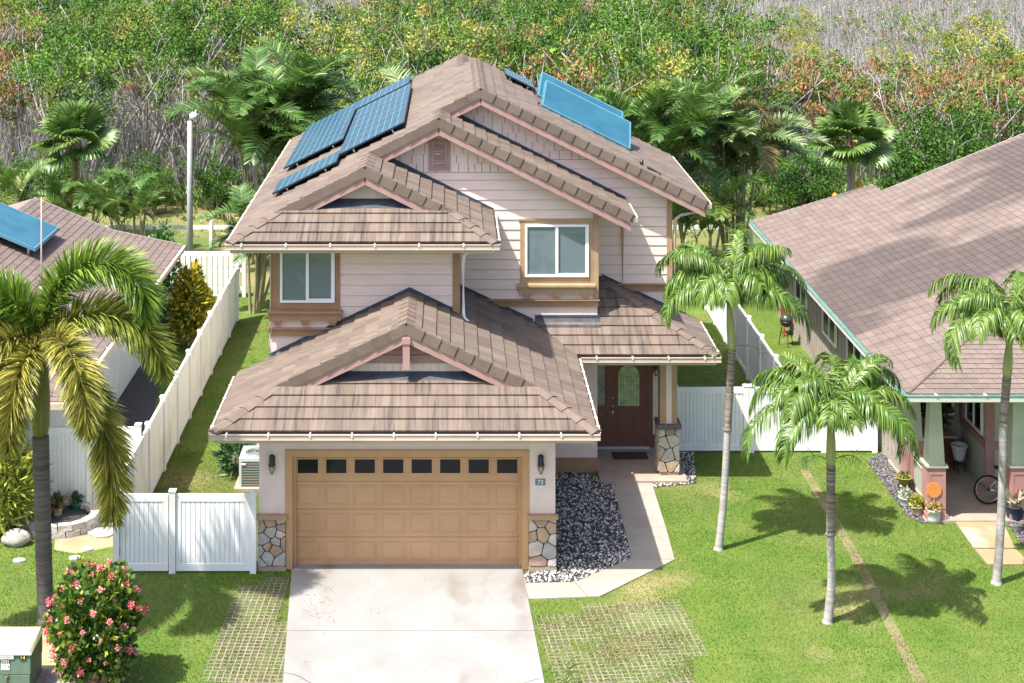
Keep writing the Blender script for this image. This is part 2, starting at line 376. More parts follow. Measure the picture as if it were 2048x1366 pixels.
# gable vent
v = MB().use(m_pink); x0, x1, za, zb, y = -.53, .0, 7.46, 8.22, Y2 - .06
v.box(x0, x1, y, Y2, za, za + .08).box(x0, x1, y, Y2, zb - .08, zb).box(x0, x0 + .09, y + .001, Y2, za + .08, zb - .08).box(x1 - .09, x1, y + .001, Y2, za + .08, zb - .08)
v.box(x0 + .115, x1 - .115, y + .012, Y2, za + .10, za + .125).box(x0 + .115, x1 - .115, y + .012, Y2, zb - .125, zb - .10).box(x0 + .115, x0 + .14, y + .012, Y2, za + .125, zb - .125).box(x1 - .14, x1 - .115, y + .012, Y2, za + .125, zb - .125)
VENT = v.build('gable_vent', None, W2, label='dusty pink louvred gable vent')
for k in range(9):
    z = za + .135 + k * .056; MB().use(m_pink).hexa([(x0 + .14, y + .015, z), (x1 - .14, y + .015, z), (x1 - .14, Y2 - .01, z + .05), (x0 + .14, Y2 - .01, z + .05), (x0 + .14, y + .015, z + .014), (x1 - .14, y + .015, z + .014), (x1 - .14, Y2 - .01, z + .064), (x0 + .14, Y2 - .01, z + .064)]).build('louvre', None, VENT)
# ---------------------------------------------- roofs
ROOF_G = bpy.data.objects.new('garage_roof', MB().mesh('garage_roof')); link(ROOF_G, HOUSE)
ROOF_U = bpy.data.objects.new('upper_roof', MB().mesh('upper_roof')); link(ROOF_U, HOUSE)
ROOF_P = bpy.data.objects.new('porch_roof', MB().mesh('porch_roof')); link(ROOF_P, HOUSE)
decks = {ROOF_G: MB(), ROOF_U: MB(), ROOF_P: MB()}
all_tiles = {ROOF_G: [], ROOF_U: [], ROOF_P: []}
TW, TC, TT = .335, .335, .048
def slope_plane(roof, plan, zf, eave_dir, up_plan, mat, start):
    """plan polygon (x,y), height zf(x,y); eave_dir along the eave, up_plan the plan direction of rising"""
    Ud = Vector((*eave_dir, 0)).normalized(); o = Vector((*start, zf(*start)))
    e = .5; q = (start[0] + up_plan[0] * e, start[1] + up_plan[1] * e); Vd = (Vector((*q, zf(*q))) - o).normalized()
    uv = []
    for p in plan:
        w_ = Vector((*p, zf(*p))) - o; uv.append((w_.dot(Ud), w_.dot(Vd)))
    vmin = min(q_[1] for q_ in uv)
    all_tiles[roof] += with_mat(tiles_on(o, Ud, Vd, ccw(uv), TW, TC, TT, .004, ug=.75), mat)
    d = decks[roof]; n = len(plan); pl = ccw(list(plan))
    i = d.add([(p[0], p[1], zf(*p) - .13) for p in pl] + [(p[0], p[1], zf(*p)) for p in pl]); d.face(i[:n][::-1]); d.face(i[n:])
    for k in range(n): d.face([i[k], i[(k + 1) % n], i[n + (k + 1) % n], i[n + k]])
gr = .30; gw = .65; t = gr - GY0; tw_ = gw - GY0
hipL = (GX0 + t, gr); hipR = (GX1 - t, gr)
fGL = lambda x, y: GE + GK * (x - GX0); fGR = lambda x, y: GE + GK * (GX1 - x); fGF = lambda x, y: GE + GK * (y - GY0)
slope_plane(ROOF_G, [(GX0, GY0), hipL, (GRX, gr), (GRX, Y1), (GX0, Y1 - .1)], fGL, (0, -1), (1, 0), m_tile_s, (GX0, GY0))
PE, PY0, PX1 = 3.20, 4.17, 6.38
slope_plane(ROOF_G, [(GX1, GY0), (GX1, PY0 + .05), (GX1 - 1.06, Y2), (.235, Y2), (.235, Y1), (GRX, Y1), (GRX, gr), hipR], fGR, (0, 1), (-1, 0), m_tile_s, (GX1, GY0))
slope_plane(ROOF_G, [(GX0, GY0), (GX1, GY0), (GX1 - tw_, gw), (GX0 + tw_, gw)], fGF, (1, 0), (0, 1), m_tile_f, (GX0, GY0))
# porch roof
fPF = lambda x, y: PE + GK * (y - PY0); fPR = lambda x, y: PE + GK * (PX1 - x); pt = Y3 - PY0
slope_plane(ROOF_P, [(GX1 + .01, PY0), (PX1, PY0), (PX1 - pt, Y3), (3.66, Y3), (3.66, Y2), (GX1 - 1.0, Y2)], fPF, (1, 0), (0, 1), m_tile_f, (GX1, PY0))
slope_plane(ROOF_P, [(PX1, PY0), (PX1, Y3 + .35), (5.70, Y3 + .35), (5.70, Y3), (PX1 - pt, Y3)], fPR, (0, 1), (-1, 0), m_tile_s, (PX1, PY0))
# upper roofs
UX0, UX1, UY0 = -4.96, 1.02, 2.07; ur, uw = 3.05, 3.40; ut = ur - UY0; utw = uw - UY0
YMR, Y3R = 4.86, 6.30
fUL = lambda x, y: zL(x); fU1R = lambda x, y: UE + UK * (UX1 - x); fU1F = lambda x, y: UE + UK * (y - UY0)
slope_plane(ROOF_U, [(UX0, UY0), (UX0 + ut, ur), (R1X, ur), (R1X, YMR), (RMX, YMR), (RMX, Y3R), (R3X, Y3R), (R3X, YR), (.39, YR), (.39, 15.9), (UX0, 15.9)], fUL, (0, -1), (1, 0), m_tile_s, (UX0, UY0))
slope_plane(ROOF_U, [(UX1, UY0), (UX1, Y2), (R1X, Y2), (R1X, ur), (UX1 - ut, ur)], fU1R, (0, 1), (-1, 0), m_tile_s, (UX1, UY0))
slope_plane(ROOF_U, [(UX0, UY0), (UX1, UY0), (UX1 - utw, uw), (UX0 + utw, uw)], fU1F, (1, 0), (0, 1), m_tile_f, (UX0, UY0))
MX1, EX1 = 4.47, 6.53
slope_plane(ROOF_U, [(MX1, YMR), (MX1, Y3), (RMX, Y3), (RMX, YMR)], lambda x, y: zM(x), (0, 1), (-1, 0), m_tile_s, (MX1, YMR))
slope_plane(ROOF_U, [(EX1, Y3R), (EX1, YR), (R3X, YR), (R3X, Y3R)], lambda x, y: z3(x), (0, 1), (-1, 0), m_tile_s, (EX1, Y3R))
slope_plane(ROOF_U, [(5.8, YR), (5.8, 15.9), (.39, 15.9), (.39, YR)], lambda x, y: zL(.39) - UK * (x - .39), (0, 1), (-1, 0), m_tile_s, (5.8, YR))
for r_, d in decks.items():
    me = d.mesh('roof_deck', m_deck); r_.data = me
# 300 tiles in all as pieces, the largest in view
cut = sorted([p[2] for a in all_tiles.values() for p in a], reverse=True)[299]
for r_, a in all_tiles.items(): lay_pieces(a, 'roof_tile', r_, sum(p[2] >= cut for p in a), 'roof_tile_field')
# trim tiles: rakes, ridges, hips
def rake(roof, p_top, p_bot, n, ysgn=-1, board=True, bl=None):
    a, b = Vector(p_top), Vector(p_bot); d = (b - a); L = d.length; d.normalize(); Y = Vector((0, 1, 0))
    nn = d.cross(Y); nn = nn if nn.z > 0 else -nn
    for k in range(n):
        s0 = L * k / n - .0; s1 = L * (k + 1) / n + .015; m = MB()
        h0, h1 = .055, .085
        m.hexa([a + d * s0 - Y * .03 - nn * .15, a + d * s1 - Y * .05 - nn * .14, a + d * s1 + Y * .15 - nn * .0, a + d * s0 + Y * .15 - nn * .0,
                a + d * s0 - Y * .03 + nn * h0, a + d * s1 - Y * .05 + nn * h1, a + d * s1 + Y * .15 + nn * h1, a + d * s0 + Y * .15 + nn * h0]).build('rake_tile', m_tile_e, roof)
    if board:
        m = MB(); e = a + d * (L if bl is None else bl)
        z = Vector((0, 0, 1))
        m.hexa([a - Y * .012 - z * .35, e - Y * .012 - z * .35, e + Y * .045 - z * .35, a + Y * .045 - z * .35, a - Y * .012 - nn * .10, e - Y * .012 - nn * .10, e + Y * .045 - nn * .10, a + Y * .045 - nn * .10]).build('barge_board', m_pink, roof)
        m = MB(); m.hexa([a - Y * .022 - z * .205, e - Y * .022 - z * .205, e - Y * .0125 - z * .205, a - Y * .0125 - z * .205, a - Y * .022 - nn * .12, e - Y * .022 - nn * .12, e - Y * .0125 - nn * .12, a - Y * .0125 - nn * .12]).build('barge_moulding', m_pink, roof)
def caps(roof, p0, p1, kl, kr, n, w=.17, side=None):
    """ridge or hip caps from p0 (low or near end) to p1"""
    a, b = Vector(p0), Vector(p1); d = b - a; L = d.length; d.normalize(); s = d.cross(Vector((0, 0, 1))).normalized(); up = s.cross(d).normalized()
    for k in range(n):
        s0 = L * k / n - .03; s1 = L * (k + 1) / n + .02; m = MB()
        def ring(t, h, ww): 
            c = a + d * t + up * h
            return [c - s * ww - up * (ww * kl), c, c + s * ww - up * (ww * kr), c + s * ww - up * (ww * kr + .03), c - up * .03, c - s * ww - up * (ww * kl + .03)]
        i = m.add(ring(s0, .098, w + .012) + ring(s1, .074, w - .008))
        m.face(i[:6]); m.face(i[6:][::-1])
        for j in range(6): m.face([i[j], i[6 + j], i[6 + (j + 1) % 6], i[(j + 1) % 6]])
        m.build('ridge_tile', m_tile_e, roof)
def rk(roof, xt, zt, y, xb, zb, n, **k): rake(roof, (xt, y, zt), (xb, y, zb), n, **k)
rk(ROOF_G, GRX, GRZ, gr, hipL[0] - .05, zG(hipL[0] - .05), 8, bl=2.9); rk(ROOF_G, GRX, GRZ, gr, hipR[0] + .05, zG(hipR[0] + .05), 8, bl=2.9)
rk(ROOF_U, R1X, zL(R1X), ur, UX0 + ut - .05, zL(UX0 + ut - .05), 6, bl=2.05); rk(ROOF_U, R1X, zL(R1X), ur, UX1 - ut + .05, zL(UX0 + ut - .05), 6, bl=2.05)
rk(ROOF_U, RMX, zL(RMX), YMR, R1X + .1, zL(R1X + .1), 4); rk(ROOF_U, RMX, zL(RMX), YMR, MX1 - .05, zM(MX1 - .05), 14)
rk(ROOF_U, R3X, zL(R3X), Y3R, RMX + .1, zL(RMX + .1), 3); rk(ROOF_U, R3X, zL(R3X), Y3R, EX1 - .05, z3(EX1 - .05), 17)
caps(ROOF_G, (GRX, gr, GRZ), (GRX, Y1, GRZ), GK, GK, 8)
caps(ROOF_U, (R1X, ur, zL(R1X)), (R1X, YMR + .3, zL(R1X)), UK, UK, 5); caps(ROOF_U, (RMX, YMR, zL(RMX)), (RMX, Y3R + .3, zL(RMX)), UK, UK, 5)
caps(ROOF_U, (R3X, Y3R, zL(R3X)), (R3X, YR, zL(R3X)), UK, UK, 18); caps(ROOF_U, (.39, YR, zL(.39)), (.39, 15.9, zL(.39)), UK, UK, 8)
hk = .16
caps(ROOF_G, (GX0, GY0, GE), (*hipL, fGL(*hipL)), hk + .12, hk + .12, 4, .15); caps(ROOF_G, (GX1, GY0, GE), (*hipR, fGR(*hipR)), hk + .12, hk + .12, 4, .15)
caps(ROOF_U, (UX0, UY0, UE), (UX0 + ut, ur, UE + ut * UK), hk + .12, hk + .12, 4, .15); caps(ROOF_U, (UX1, UY0, UE), (UX1 - ut, ur, UE + ut * UK), hk + .12, hk + .12, 4, .15)
caps(ROOF_P, (PX1, PY0, PE), (PX1 - pt + .2, Y3 - .2, PE + GK * (pt - .2)), hk + .12, hk + .12, 9, .15)
# small gables that rise from the hips
def gablet(roof, yw, x0, x1, zb, xr, zr, k, king, side):
    m = MB(); m.prism([(x0, zb - .1), (x1, zb - .1), (xr, zr - .12)], 'XZ', yw, yw + .08); g = m.build('gable_wall', m_stucco, roof)
    hb = .26 if king else .55
    q = clip_rect([(x0, zb), (x1, zb), (xr, zr - .13)], -99, 99, zb, zb + hb)
    xs = x0; O = Vector((xs, yw - .002, zb))
    lay_pieces(with_mat(tiles_on(O, (1, 0, 0), (0, 0, 1), [(p[0] - xs, p[1] - zb) for p in q], .17, .3, .016, 0, .5, .4, 0, .012), m_siding), 'wall_shingle', g, 60)
    boxo('flashing', m_flash, g, x0 + .25, x1 - .25, yw - .03, yw - .004, zb - .05, zb + .085)
    m = MB(); m.hexa([(x0 + .3, yw - .30, zb - .30 * k + .075), (x1 - .3, yw - .30, zb - .30 * k + .075), (x1 - .3, yw - .03, zb + .085), (x0 + .3, yw - .03, zb + .085),
            (x0 + .3, yw - .30, zb - .30 * k + .083), (x1 - .3, yw - .30, zb - .30 * k + .083), (x1 - .3, yw - .03, zb + .095), (x0 + .3, yw - .03, zb + .095)]).build('apron_flashing', m_flash, g)
    if king:
        zz = zb + hb; 
        for j in range(3):
            h = .19; q = clip_rect([(x0, zb), (x1, zb), (xr, zr - .13)], -99, 99, zz + .02, zz + h)
            if len(q) > 2: MB().prism(q, 'XZ', yw - .055 + .01 * j, yw - .0005).build('louvre_board', m_pink, g)
            zz += h + .012
        MB().use(m_pink).box(xr - .075, xr + .075, yw - .40, yw - .25, zb + .24, zr - .22).box(xr - .09, xr + .09, yw - .42, yw - .24, zr - .36, zr - .24).build('king_post', None, g)
gablet(ROOF_G, gw, GX0 + tw_, GX1 - tw_, fGF(0, gw), GRX, GRZ, GK, True, 0)
gablet(ROOF_U, uw, UX0 + utw, UX1 - utw, fU1F(0, uw), R1X, zL(R1X), UK, False, 0)
# flashings where roofs meet walls
def strip(roof, a, b, off, w):                       # flashing laid on a slope and turned up the wall
    a, b = Vector(a), Vector(b); z = Vector((0, 0, 1)); o = Vector(off) * w
    MB().hexa([a + z * .03, b + z * .03, b + o + z * .03, a + o + z * .03, a + z * .085, b + z * .085, b + o + z * .083, a + o + z * .083]).build('flashing', m_flash, roof)
    MB().hexa([a - Vector((0, .034, 0)), b - Vector((0, .034, 0)), b - Vector((0, .026, 0)), a - Vector((0, .026, 0)), a + Vector((0, -.034, .15)), b + Vector((0, -.034, .15)), b + Vector((0, -.026, .15)), a + Vector((0, -.026, .15))]).build('flashing', m_flash, roof)
strip(ROOF_G, (GRX, Y1, GRZ), (-4.16, Y1, zG(-4.16)), (0, -1, 0), .12); strip(ROOF_G, (GRX, Y1, GRZ), (.20, Y1, zG(.20)), (0, -1, 0), .12)
strip(ROOF_G, (.24, Y2, zG(.24)), (2.05, Y2, zG(2.05)), (0, -1, 0), .16); strip(ROOF_P, (2.1, Y2, fPF(0, Y2)), (3.70, Y2, fPF(0, Y2)), (0, -1, -GK), .30)
strip(ROOF_P, (3.9, Y3, fPR(3.9, 0)), (5.6, Y3, fPR(5.6, 0)), (0, -1, 0), .12)
strip(ROOF_U, (-1.7, Y2, fU1R(-1.7, 0)), (1.08, Y2, fU1R(1.08, 0)), (0, -1, 0), .12); strip(ROOF_U, (RMX + .1, Y3, zM(RMX + .1)), (4.5, Y3, zM(4.5)), (0, -1, 0), .12)
# ---------------------------------------------- gutters with strap hangers, fascias
def gutter(roof, a, b, z, out, straps=.86, skip=0):
    """open trough along the eave a-b (plan points); out is the outward plan direction"""
    a, b = Vector((*a, z)), Vector((*b, z)); d = (b - a).normalized(); o = Vector((*out, 0)); Z = Vector((0, 0, 1)); L = (b - a).length
    m = MB().use(m_gutter)
    def bar(o0, o1, z0, z1, s0=0, s1=L): m.hexa([a + d * s0 + o * o0 + Z * z0, a + d * s1 + o * o0 + Z * z0, a + d * s1 + o * o1 + Z * z0, a + d * s0 + o * o1 + Z * z0,
                                   a + d * s0 + o * o0 + Z * z1, a + d * s1 + o * o0 + Z * z1, a + d * s1 + o * o1 + Z * z1, a + d * s0 + o * o1 + Z * z1])
    bar(.095, .11, -.07, .02); bar(.02, .12, -.085, -.07); bar(.0, .02, -.085, .0); bar(.085, .125, .021, .034)
    bar(.02, .095, -.07, .02, 0, .012); bar(.02, .095, -.07, .02, L - .012, L)
    g = m.build('gutter', None, roof)
    k = .35
    while k < L - .1:
        s = MB().use(m_white)
        c = a + d * k; s.hexa([c + o * -.03 + Z * .036, c + d * .03 + o * -.03 + Z * .036, c + d * .03 + o * .128 + Z * .036, c + o * .128 + Z * .036, c + o * -.03 + Z * .046, c + d * .03 + o * -.03 + Z * .046, c + d * .03 + o * .128 + Z * .046, c + o * .128 + Z * .046])
        s.hexa([c + o * .128 + Z * -.01, c + d * .03 + o * .128 + Z * -.01, c + d * .03 + o * .134 + Z * -.01, c + o * .134 + Z * -.01, c + o * .128 + Z * .046, c + d * .03 + o * .128 + Z * .046, c + d * .03 + o * .134 + Z * .046, c + o * .134 + Z * .046])
        s.build('gutter_strap', None, g); k += straps
gutter(ROOF_G, (GX0 - .1, GY0), (GX1 + .1, GY0), GE - .02, (0, -1)); gutter(ROOF_G, (GX0, GY0 + .01), (GX0, Y1 - .2), GE - .02, (-1, 0)); gutter(ROOF_G, (GX1, GY0 + .01), (GX1, PY0 - .15), GE - .02, (1, 0), .5)
gutter(ROOF_P, (GX1 + .15, PY0), (PX1 + .1, PY0), GE - .02, (0, -1)); gutter(ROOF_P, (PX1, PY0 + .01), (PX1, Y3 + .3), GE - .02, (1, 0))
gutter(ROOF_U, (UX0 - .1, UY0), (UX1 + .1, UY0), UE - .02, (0, -1), 1.0); gutter(ROOF_U, (UX0, UY0 + .01), (UX0, 15.9), UE - .02, (-1, 0)); gutter(ROOF_U, (UX1, UY0 + .01), (UX1, Y2 - .04), UE - .02, (1, 0), 1.2)
gutter(ROOF_U, (MX1, YMR), (MX1, Y3 - .04), zM(MX1) - .02, (1, 0), 3); gutter(ROOF_U, (EX1, Y3R), (EX1, YR), z3(EX1) - .02, (1, 0), 3)
def fascia(roof, x0, x1, y0, y1, z): boxo('fascia', m_gutter, roof, x0, x1, y0, y1, z - .20, z - .115)
fascia(ROOF_G, GX0, GX1, GY0, GY0 + .03, GE); fascia(ROOF_U, UX0, UX1, UY0, UY0 + .03, UE); fascia(ROOF_P, GX1 + .05, PX1, PY0, PY0 + .03, PE)
# flat soffits
sf = MB(); sf.box(GX0 + .05, GX1 - .02, GY0 + .03, 0, GE - .135, GE - .12); sf.build('soffit', m_gutter, ROOF_G)
sf = MB(); sf.box(UX0 + .05, UX1 - .05, UY0 + .03, Y1 - .05, UE - .135, UE - .12); sf.build('soffit', m_gutter, ROOF_U)
sf = MB(); sf.box(GX1 + .05, PX1 - .05, PY0 + .03, Y3 - .1, PE - .20, PE - .185); sf.build('soffit', m_gutter, ROOF_P)
# downspouts
def spout(pts, mat=m_gutter, r=.042): MB().tube(pts, r, 8).build('downspout', mat, HOUSE)
spout([(1.0, 2.05, 6.32), (.95, 2.15, 6.22), (.45, 2.70, 6.08), (.33, 2.82, 5.98), (.31, 2.84, 5.75), (.31, 2.84, 4.62), (.33, 2.80, 4.52), (.42, 2.68, 4.46)], m_white)
spout([(4.58, 6.3, 6.28), (4.50, 6.55, 6.22), (4.42, 6.68, 6.1), (4.42, 6.68, 4.02)], m_tan_sunlit)
spout([(6.62, 6.5, 6.28), (6.5, 6.55, 6.2), (5.9, 6.6, 6.06), (5.78, 6.64, 5.95), (5.76, 6.66, 5.7), (5.76, 6.66, 3.75)], m_gutter)
MB().tube([(-4.13, Y1 - .06, 6.3), (-4.14, Y1 - .08, 4.5), (-4.11, Y1 - .09, 4.28), (-4.17, Y1 - .12, 4.0), (-4.10, Y1 - .06, 3.5)], .012, 6).build('cable', m_gutter, HOUSE)
# vent pipes on the right slope
MB().use(m_black).tube([(4.95, 7.0, z3(4.95)), (4.95, 7.0, z3(4.95) + .22)], .05, 8).tube([(4.95, 7.0, z3(4.95) + .10), (5.15, 6.95, z3(5.15) + .10), (5.42, 6.9, z3(5.42) + .08)], .035, 8).build('vent_pipe', None, ROOF_U)
# ---------------------------------------------- garage front
def garage_door():
    y = .20; x0, x1 = -3.33, 1.52; D = MB().use(m_garage); D.box(x0 - .05, x1 + .05, y + .02, y + .07, .015, 2.42)
    door = D.build('garage_door', None, HOUSE, label='tan sectional garage door with a row of small windows')
    ws = (x1 - x0) / 8
    for s in range(4):
        za, zb = .02 + s * .595, .02 + (s + 1) * .595 - .008
        if s < 3: MB().use(m_garage).bbox(x0, x1, y, y + .0195, za, zb, .008).build('door_section', None, door)
        else:
            m = MB().use(m_garage); m.box(x0, x1, y + .0005, y + .0195, za, za + .16); m.box(x0, x1, y + .0005, y + .0195, zb - .11, zb)
            for c in range(9):
                a = x0 + c * ws - (.075 if c else 0); b = x0 + c * ws + (.075 if c < 8 else 0); m.box(a, b, y + .001, y + .0195, za + .16, zb - .11)
            m.build('door_section', None, door)
        for c in range(8):
            a, b = x0 + c * ws + .075, x0 + (c + 1) * ws - .075
            if s < 3:
                zc, zd = za + .105, zb - .105
                MB().use(m_garage).frust((a + .05, b - .05, zc + .05, zd - .05), (a + .012, b - .012, zc + .012, zd - .012), y - .012, y - .001).build('panel', None, door)
                f = MB().use(m_garage)
                for r in ((a - .014, b + .014, zc - .014, zc - .002), (a - .014, b + .014, zd + .002, zd + .014)): f.box(r[0], r[1], y - .008, y - .0005, r[2], r[3])
                for r in ((a - .014, a - .002), (b + .002, b + .014)): f.box(r[0], r[1], y - .0075, y - .0005, zc - .002, zd + .002)
                f.build('panel_moulding', None, door)
            else:
                zc, zd = za + .16, zb - .11; f = MB().use(m_garage)
                f.box(a - .022, b + .022, y - .012, y, zc - .022, zc + .012).box(a - .022, b + .022, y - .012, y, zd - .012, zd + .022)
                f.box(a - .022, a + .012, y - .0115, y, zc + .012, zd - .012).box(b - .012, b + .022, y - .0115, y, zc + .012, zd - .012)
                w = f.build('window_frame', None, door)
                MB().use(m_gdglass).box(a, b, y + .006, y + .012, zc, zd).build('window_pane', None, door)
    MB().use(m_white).box(1.46, 1.50, y - .03, y - .003, 1.43, 1.66).build('handle', None, door)
m_gdglass = M('garage_window_glass', (.006, .008, .012), rough=.08, spec=.25)
garage_door()
tr = MB().use(m_garagetrim); tr.box(-3.49, -3.335, -.015, .24, 0.02, 2.40); tr.box(1.525, 1.68, -.015, .24, 0.02, 2.40); tr.box(-3.49, 1.68, -.02, .24, 2.402, 2.54)
tr.box(-3.334, -3.27, .12, .18, .02, 2.401).box(1.46, 1.524, .12, .18, .02, 2.401).box(-3.269, 1.459, .12, .18, 2.34, 2.401)
tr.build('garage_door_trim', None, HOUSE)
# ---------------------------------------------- stone veneer: irregular stones between dark joints
def stones(par, x0, x1, z0, z1, y, sites, seed, normal='front', gap=.009, proud=.05):
    rr = random.Random(seed); pts = []
    while len(pts) < sites:
        best = max(((rr.uniform(x0, x1), rr.uniform(z0, z1)) for _ in range(12)), key=lambda p: min([math.dist(p, q) for q in pts] or [1]))
        pts.append(best)
    for p in pts:
        cell = [(x0, z0), (x1, z0), (x1, z1), (x0, z1)]
        for q in pts:
            if q is p: continue
            mx, mz = (p[0] + q[0]) / 2, (p[1] + q[1]) / 2; dx, dz = p[0] - q[0], p[1] - q[1]; L = math.hypot(dx, dz)
            cell = clip_half(cell, lambda c: ((c[0] - mx) * dx + (c[1] - mz) * dz) / L - gap)
            if len(cell) < 3: break
        if len(cell) < 3: continue
        cell = clip_rect(ccw(cell), x0 + .004, x1 - .004, z0 + gap, z1 - gap)
        if len(cell) < 3: continue
        c = (sum(a[0] for a in cell) / len(cell), sum(a[1] for a in cell) / len(cell)); m = MB().use(rr.choice(m_stone)); n = len(cell)
        # round the outline a little, then three rings to a domed face
        out = []
        for a, b, d in zip(cell[-1:] + cell[:-1], cell, cell[1:] + cell[:1]):
            for f in (.11, ): out += [(b[0] + (a[0] - b[0]) * f, b[1] + (a[1] - b[1]) * f), (b[0] + (d[0] - b[0]) * f, b[1] + (d[1] - b[1]) * f)]
        n = len(out); h = proud * rr.uniform(.7, 1.1); rings = []
        for s, dep in ((1, 0), (1, .70), (.92, .95), (.5, 1.0)):
            ring = []
            for a in out:
                jz = 1 + rr.uniform(-.04, .04) * (s < 1); u = c[0] + (a[0] - c[0]) * s * jz; w = c[1] + (a[1] - c[1]) * s * jz; e = h * dep * (1 + rr.uniform(-.10, .10) * (s < .9))
                ring.append((u, y - e, w) if normal == 'front' else (y + (e if normal == 'right' else -e), u, w))
            rings.append(m.add(ring))
        for r0, r1 in zip(rings, rings[1:]):
            for k in range(n): m.face([r0[k], r0[(k + 1) % n], r1[(k + 1) % n], r1[k]], False)
        m.face(rings[-1]); m.build('stone', None, par)
for (x0, x1, sd, ns) in ((-4.06, -3.475, 3, 15), (1.665, 2.25, 12, 11)):
    vb = boxo('stone_veneer', m_mortar, HOUSE, x0, x1, -.035, -.001, .10, 1.11); stones(vb, x0, x1, .10, 1.11, -.035, ns, sd)
    boxo('veneer_cap', m_tan_sunlit, HOUSE, x0 - .03, x1 + .03, -.13, .0, 1.112, 1.20)
# lanterns and number plate
def lantern(name, label, c, group=None):
    x, y, z = c; t = thing(name, label, 'lantern', (x, y, z), group)
    MB().use(m_black).box(x - .06, x + .06, y - .02, y, z + .05, z + .30).lathe((x, y - .09, z + .12), [(.062, 0), (.075, .02), (.07, .05), (.058, .07), (.058, .20), (.05, .22), (.03, .235)], 12).box(x - .02, x + .02, y - .06, y, z + .2, z + .24).build('housing', None, t)
    MB().use(m_lamp).lathe((x, y - .09, z + .12), [(.062, -.001), (.056, -.07), (.04, -.13), (.012, -.17)], 10).build('glass_shade', None, t)
    MB().use(m_lampcore).lathe((x, y - .09, z + .02), [(.012, -.03), (.018, .02), (.012, .09)], 8).build('bulb', None, t)
    cg = MB().use(m_black)
    for k in range(6):
        a = k * math.pi / 3; cg.tube([(x + .066 * math.cos(a), y - .09 + .066 * math.sin(a), z + .12), (x + .058 * math.cos(a), y - .09 + .058 * math.sin(a), z + .05), (x + .014 * math.cos(a), y - .09 + .014 * math.sin(a), z - .06)], .0055, 5)
    cg.build('cage', None, t)
m_lampcore = M('lamp_bulb', (.85, .8, .7), rough=.3)
lantern('wall_lantern', 'black wall lantern on the garage pillar beside the white gate', (-3.76, -.001, 2.12))
lantern('wall_lantern', 'black wall lantern on the garage pillar above the house number plate', (1.92, -.001, 2.12))
lantern('wall_lantern', 'black wall lantern on the porch wall beside the front door', (5.28, Y3 - .002, 1.98))
PLATE = thing('number_plate', 'small grey-blue house number plate reading 73 under the lantern', 'number plate', (1.91, -.01, 1.87))
MB().bbox(1.805, 2.015, -.022, -.001, 1.80, 1.935, .006).build('plate', M('plate_slate', (.13, .17, .19), (.16, .20, .21), 20, .6), PLATE)
def lettering(txt, size, W, mat, parent, name='lettering', ext=.003):
    cu = bpy.data.curves.new(name, 'FONT'); cu.body = txt; cu.size = size; cu.extrude = ext; cu.align_x = 'CENTER'; cu.align_y = 'CENTER'
    tmp = bpy.data.objects.new('tmp_text', cu); COL.objects.link(tmp); bpy.context.view_layer.update()
    dg = bpy.context.evaluated_depsgraph_get(); me = bpy.data.meshes.new_from_object(tmp.evaluated_get(dg)); COL.objects.unlink(tmp); bpy.data.objects.remove(tmp)
    me.materials.clear(); me.materials.append(mat); return mobj(name, me, parent, W)
FRONT = Matrix.Rotation(math.radians(90), 4, 'X')
lettering('73', .135, Matrix.Translation((1.91, -.024, 1.867)) @ FRONT, m_white, PLATE)
# ---------------------------------------------- entry
slab = MB(); slab.box(3.64, 5.75, 4.55, Y3, 0, .08); slab.box(2.24, 3.64, 5.36, 5.361, 0, .01); slab.build('porch_slab', m_slabgrey, HOUSE)
yd = Y3 - .03
EN = MB().use(m_door); EN.box(3.66, 3.73, yd, Y3, .08, 2.5).box(4.02, 4.10, yd - .015, Y3, .08, 2.45).box(5.06, 5.20, yd - .01, Y3, .08, 2.5).box(3.73, 5.06, yd, Y3, 2.42, 2.5).box(5.20, 5.30, yd, Y3, .08, .40)
EN = EN.build('entry_frame', None, HOUSE)
boxo('threshold', M('aluminium_sill', (.42, .45, .47), rough=.4), EN, 3.70, 5.10, yd - .12, yd - .016, .08, .12)
DL = MB().use(m_door); DL.box(4.10, 5.06, yd + .004, yd + .02, .12, 2.42)
DOOR = DL.build('front_door', None, HOUSE, label='dark brown front door with an arched leaded glass pane')
def arch(x0, x1, z0, z1, n=14):
    r = (x1 - x0) / 2; c = ((x0 + x1) / 2, z1 - r); return [(x0, z0), (x1, z0)] + [(c[0] + r * math.cos(math.pi * k / n), c[1] + r * math.sin(math.pi * k / n)) for k in range(n + 1)]
MB().use(m_door).prism(arch(4.26, 4.90, 1.10, 2.24), 'XZ', yd - .012, yd + .004).build('lite_moulding', None, DOOR)
LG = MB().use(m_leaded).prism(arch(4.31, 4.85, 1.15, 2.19), 'XZ', yd - .018, yd - .0125).build('leaded_glass', None, DOOR)
cm = MB()
for k in range(1, 8): cm.box(4.31 + k * .0675 - .003, 4.31 + k * .0675 + .003, yd - .024, yd - .0185, 1.16, 1.98)
for z in (1.22, 1.45, 1.68, 1.9): cm.box(4.33, 4.83, yd - .0245, yd - .0235, z, z + .006)
for q in (.045, .13):
    a = arch(4.31 + q, 4.85 - q, 1.15 + q, 2.19 - q)
    cm.tube([(p[0], yd - .021, p[1]) for p in a], .004, 4)
cm.build('lead_came', M('lead', (.12, .13, .12), rough=.5), DOOR)
for x in (4.22, 4.62):
    MB().use(m_door).box(x + .06, x + .32, yd - .008, yd + .003, .30, .95).frust((x + .13, x + .25, .37, .88), (x + .08, x + .30, .32, .93), yd - .02, yd - .0085).build('raised_panel', None, DOOR)
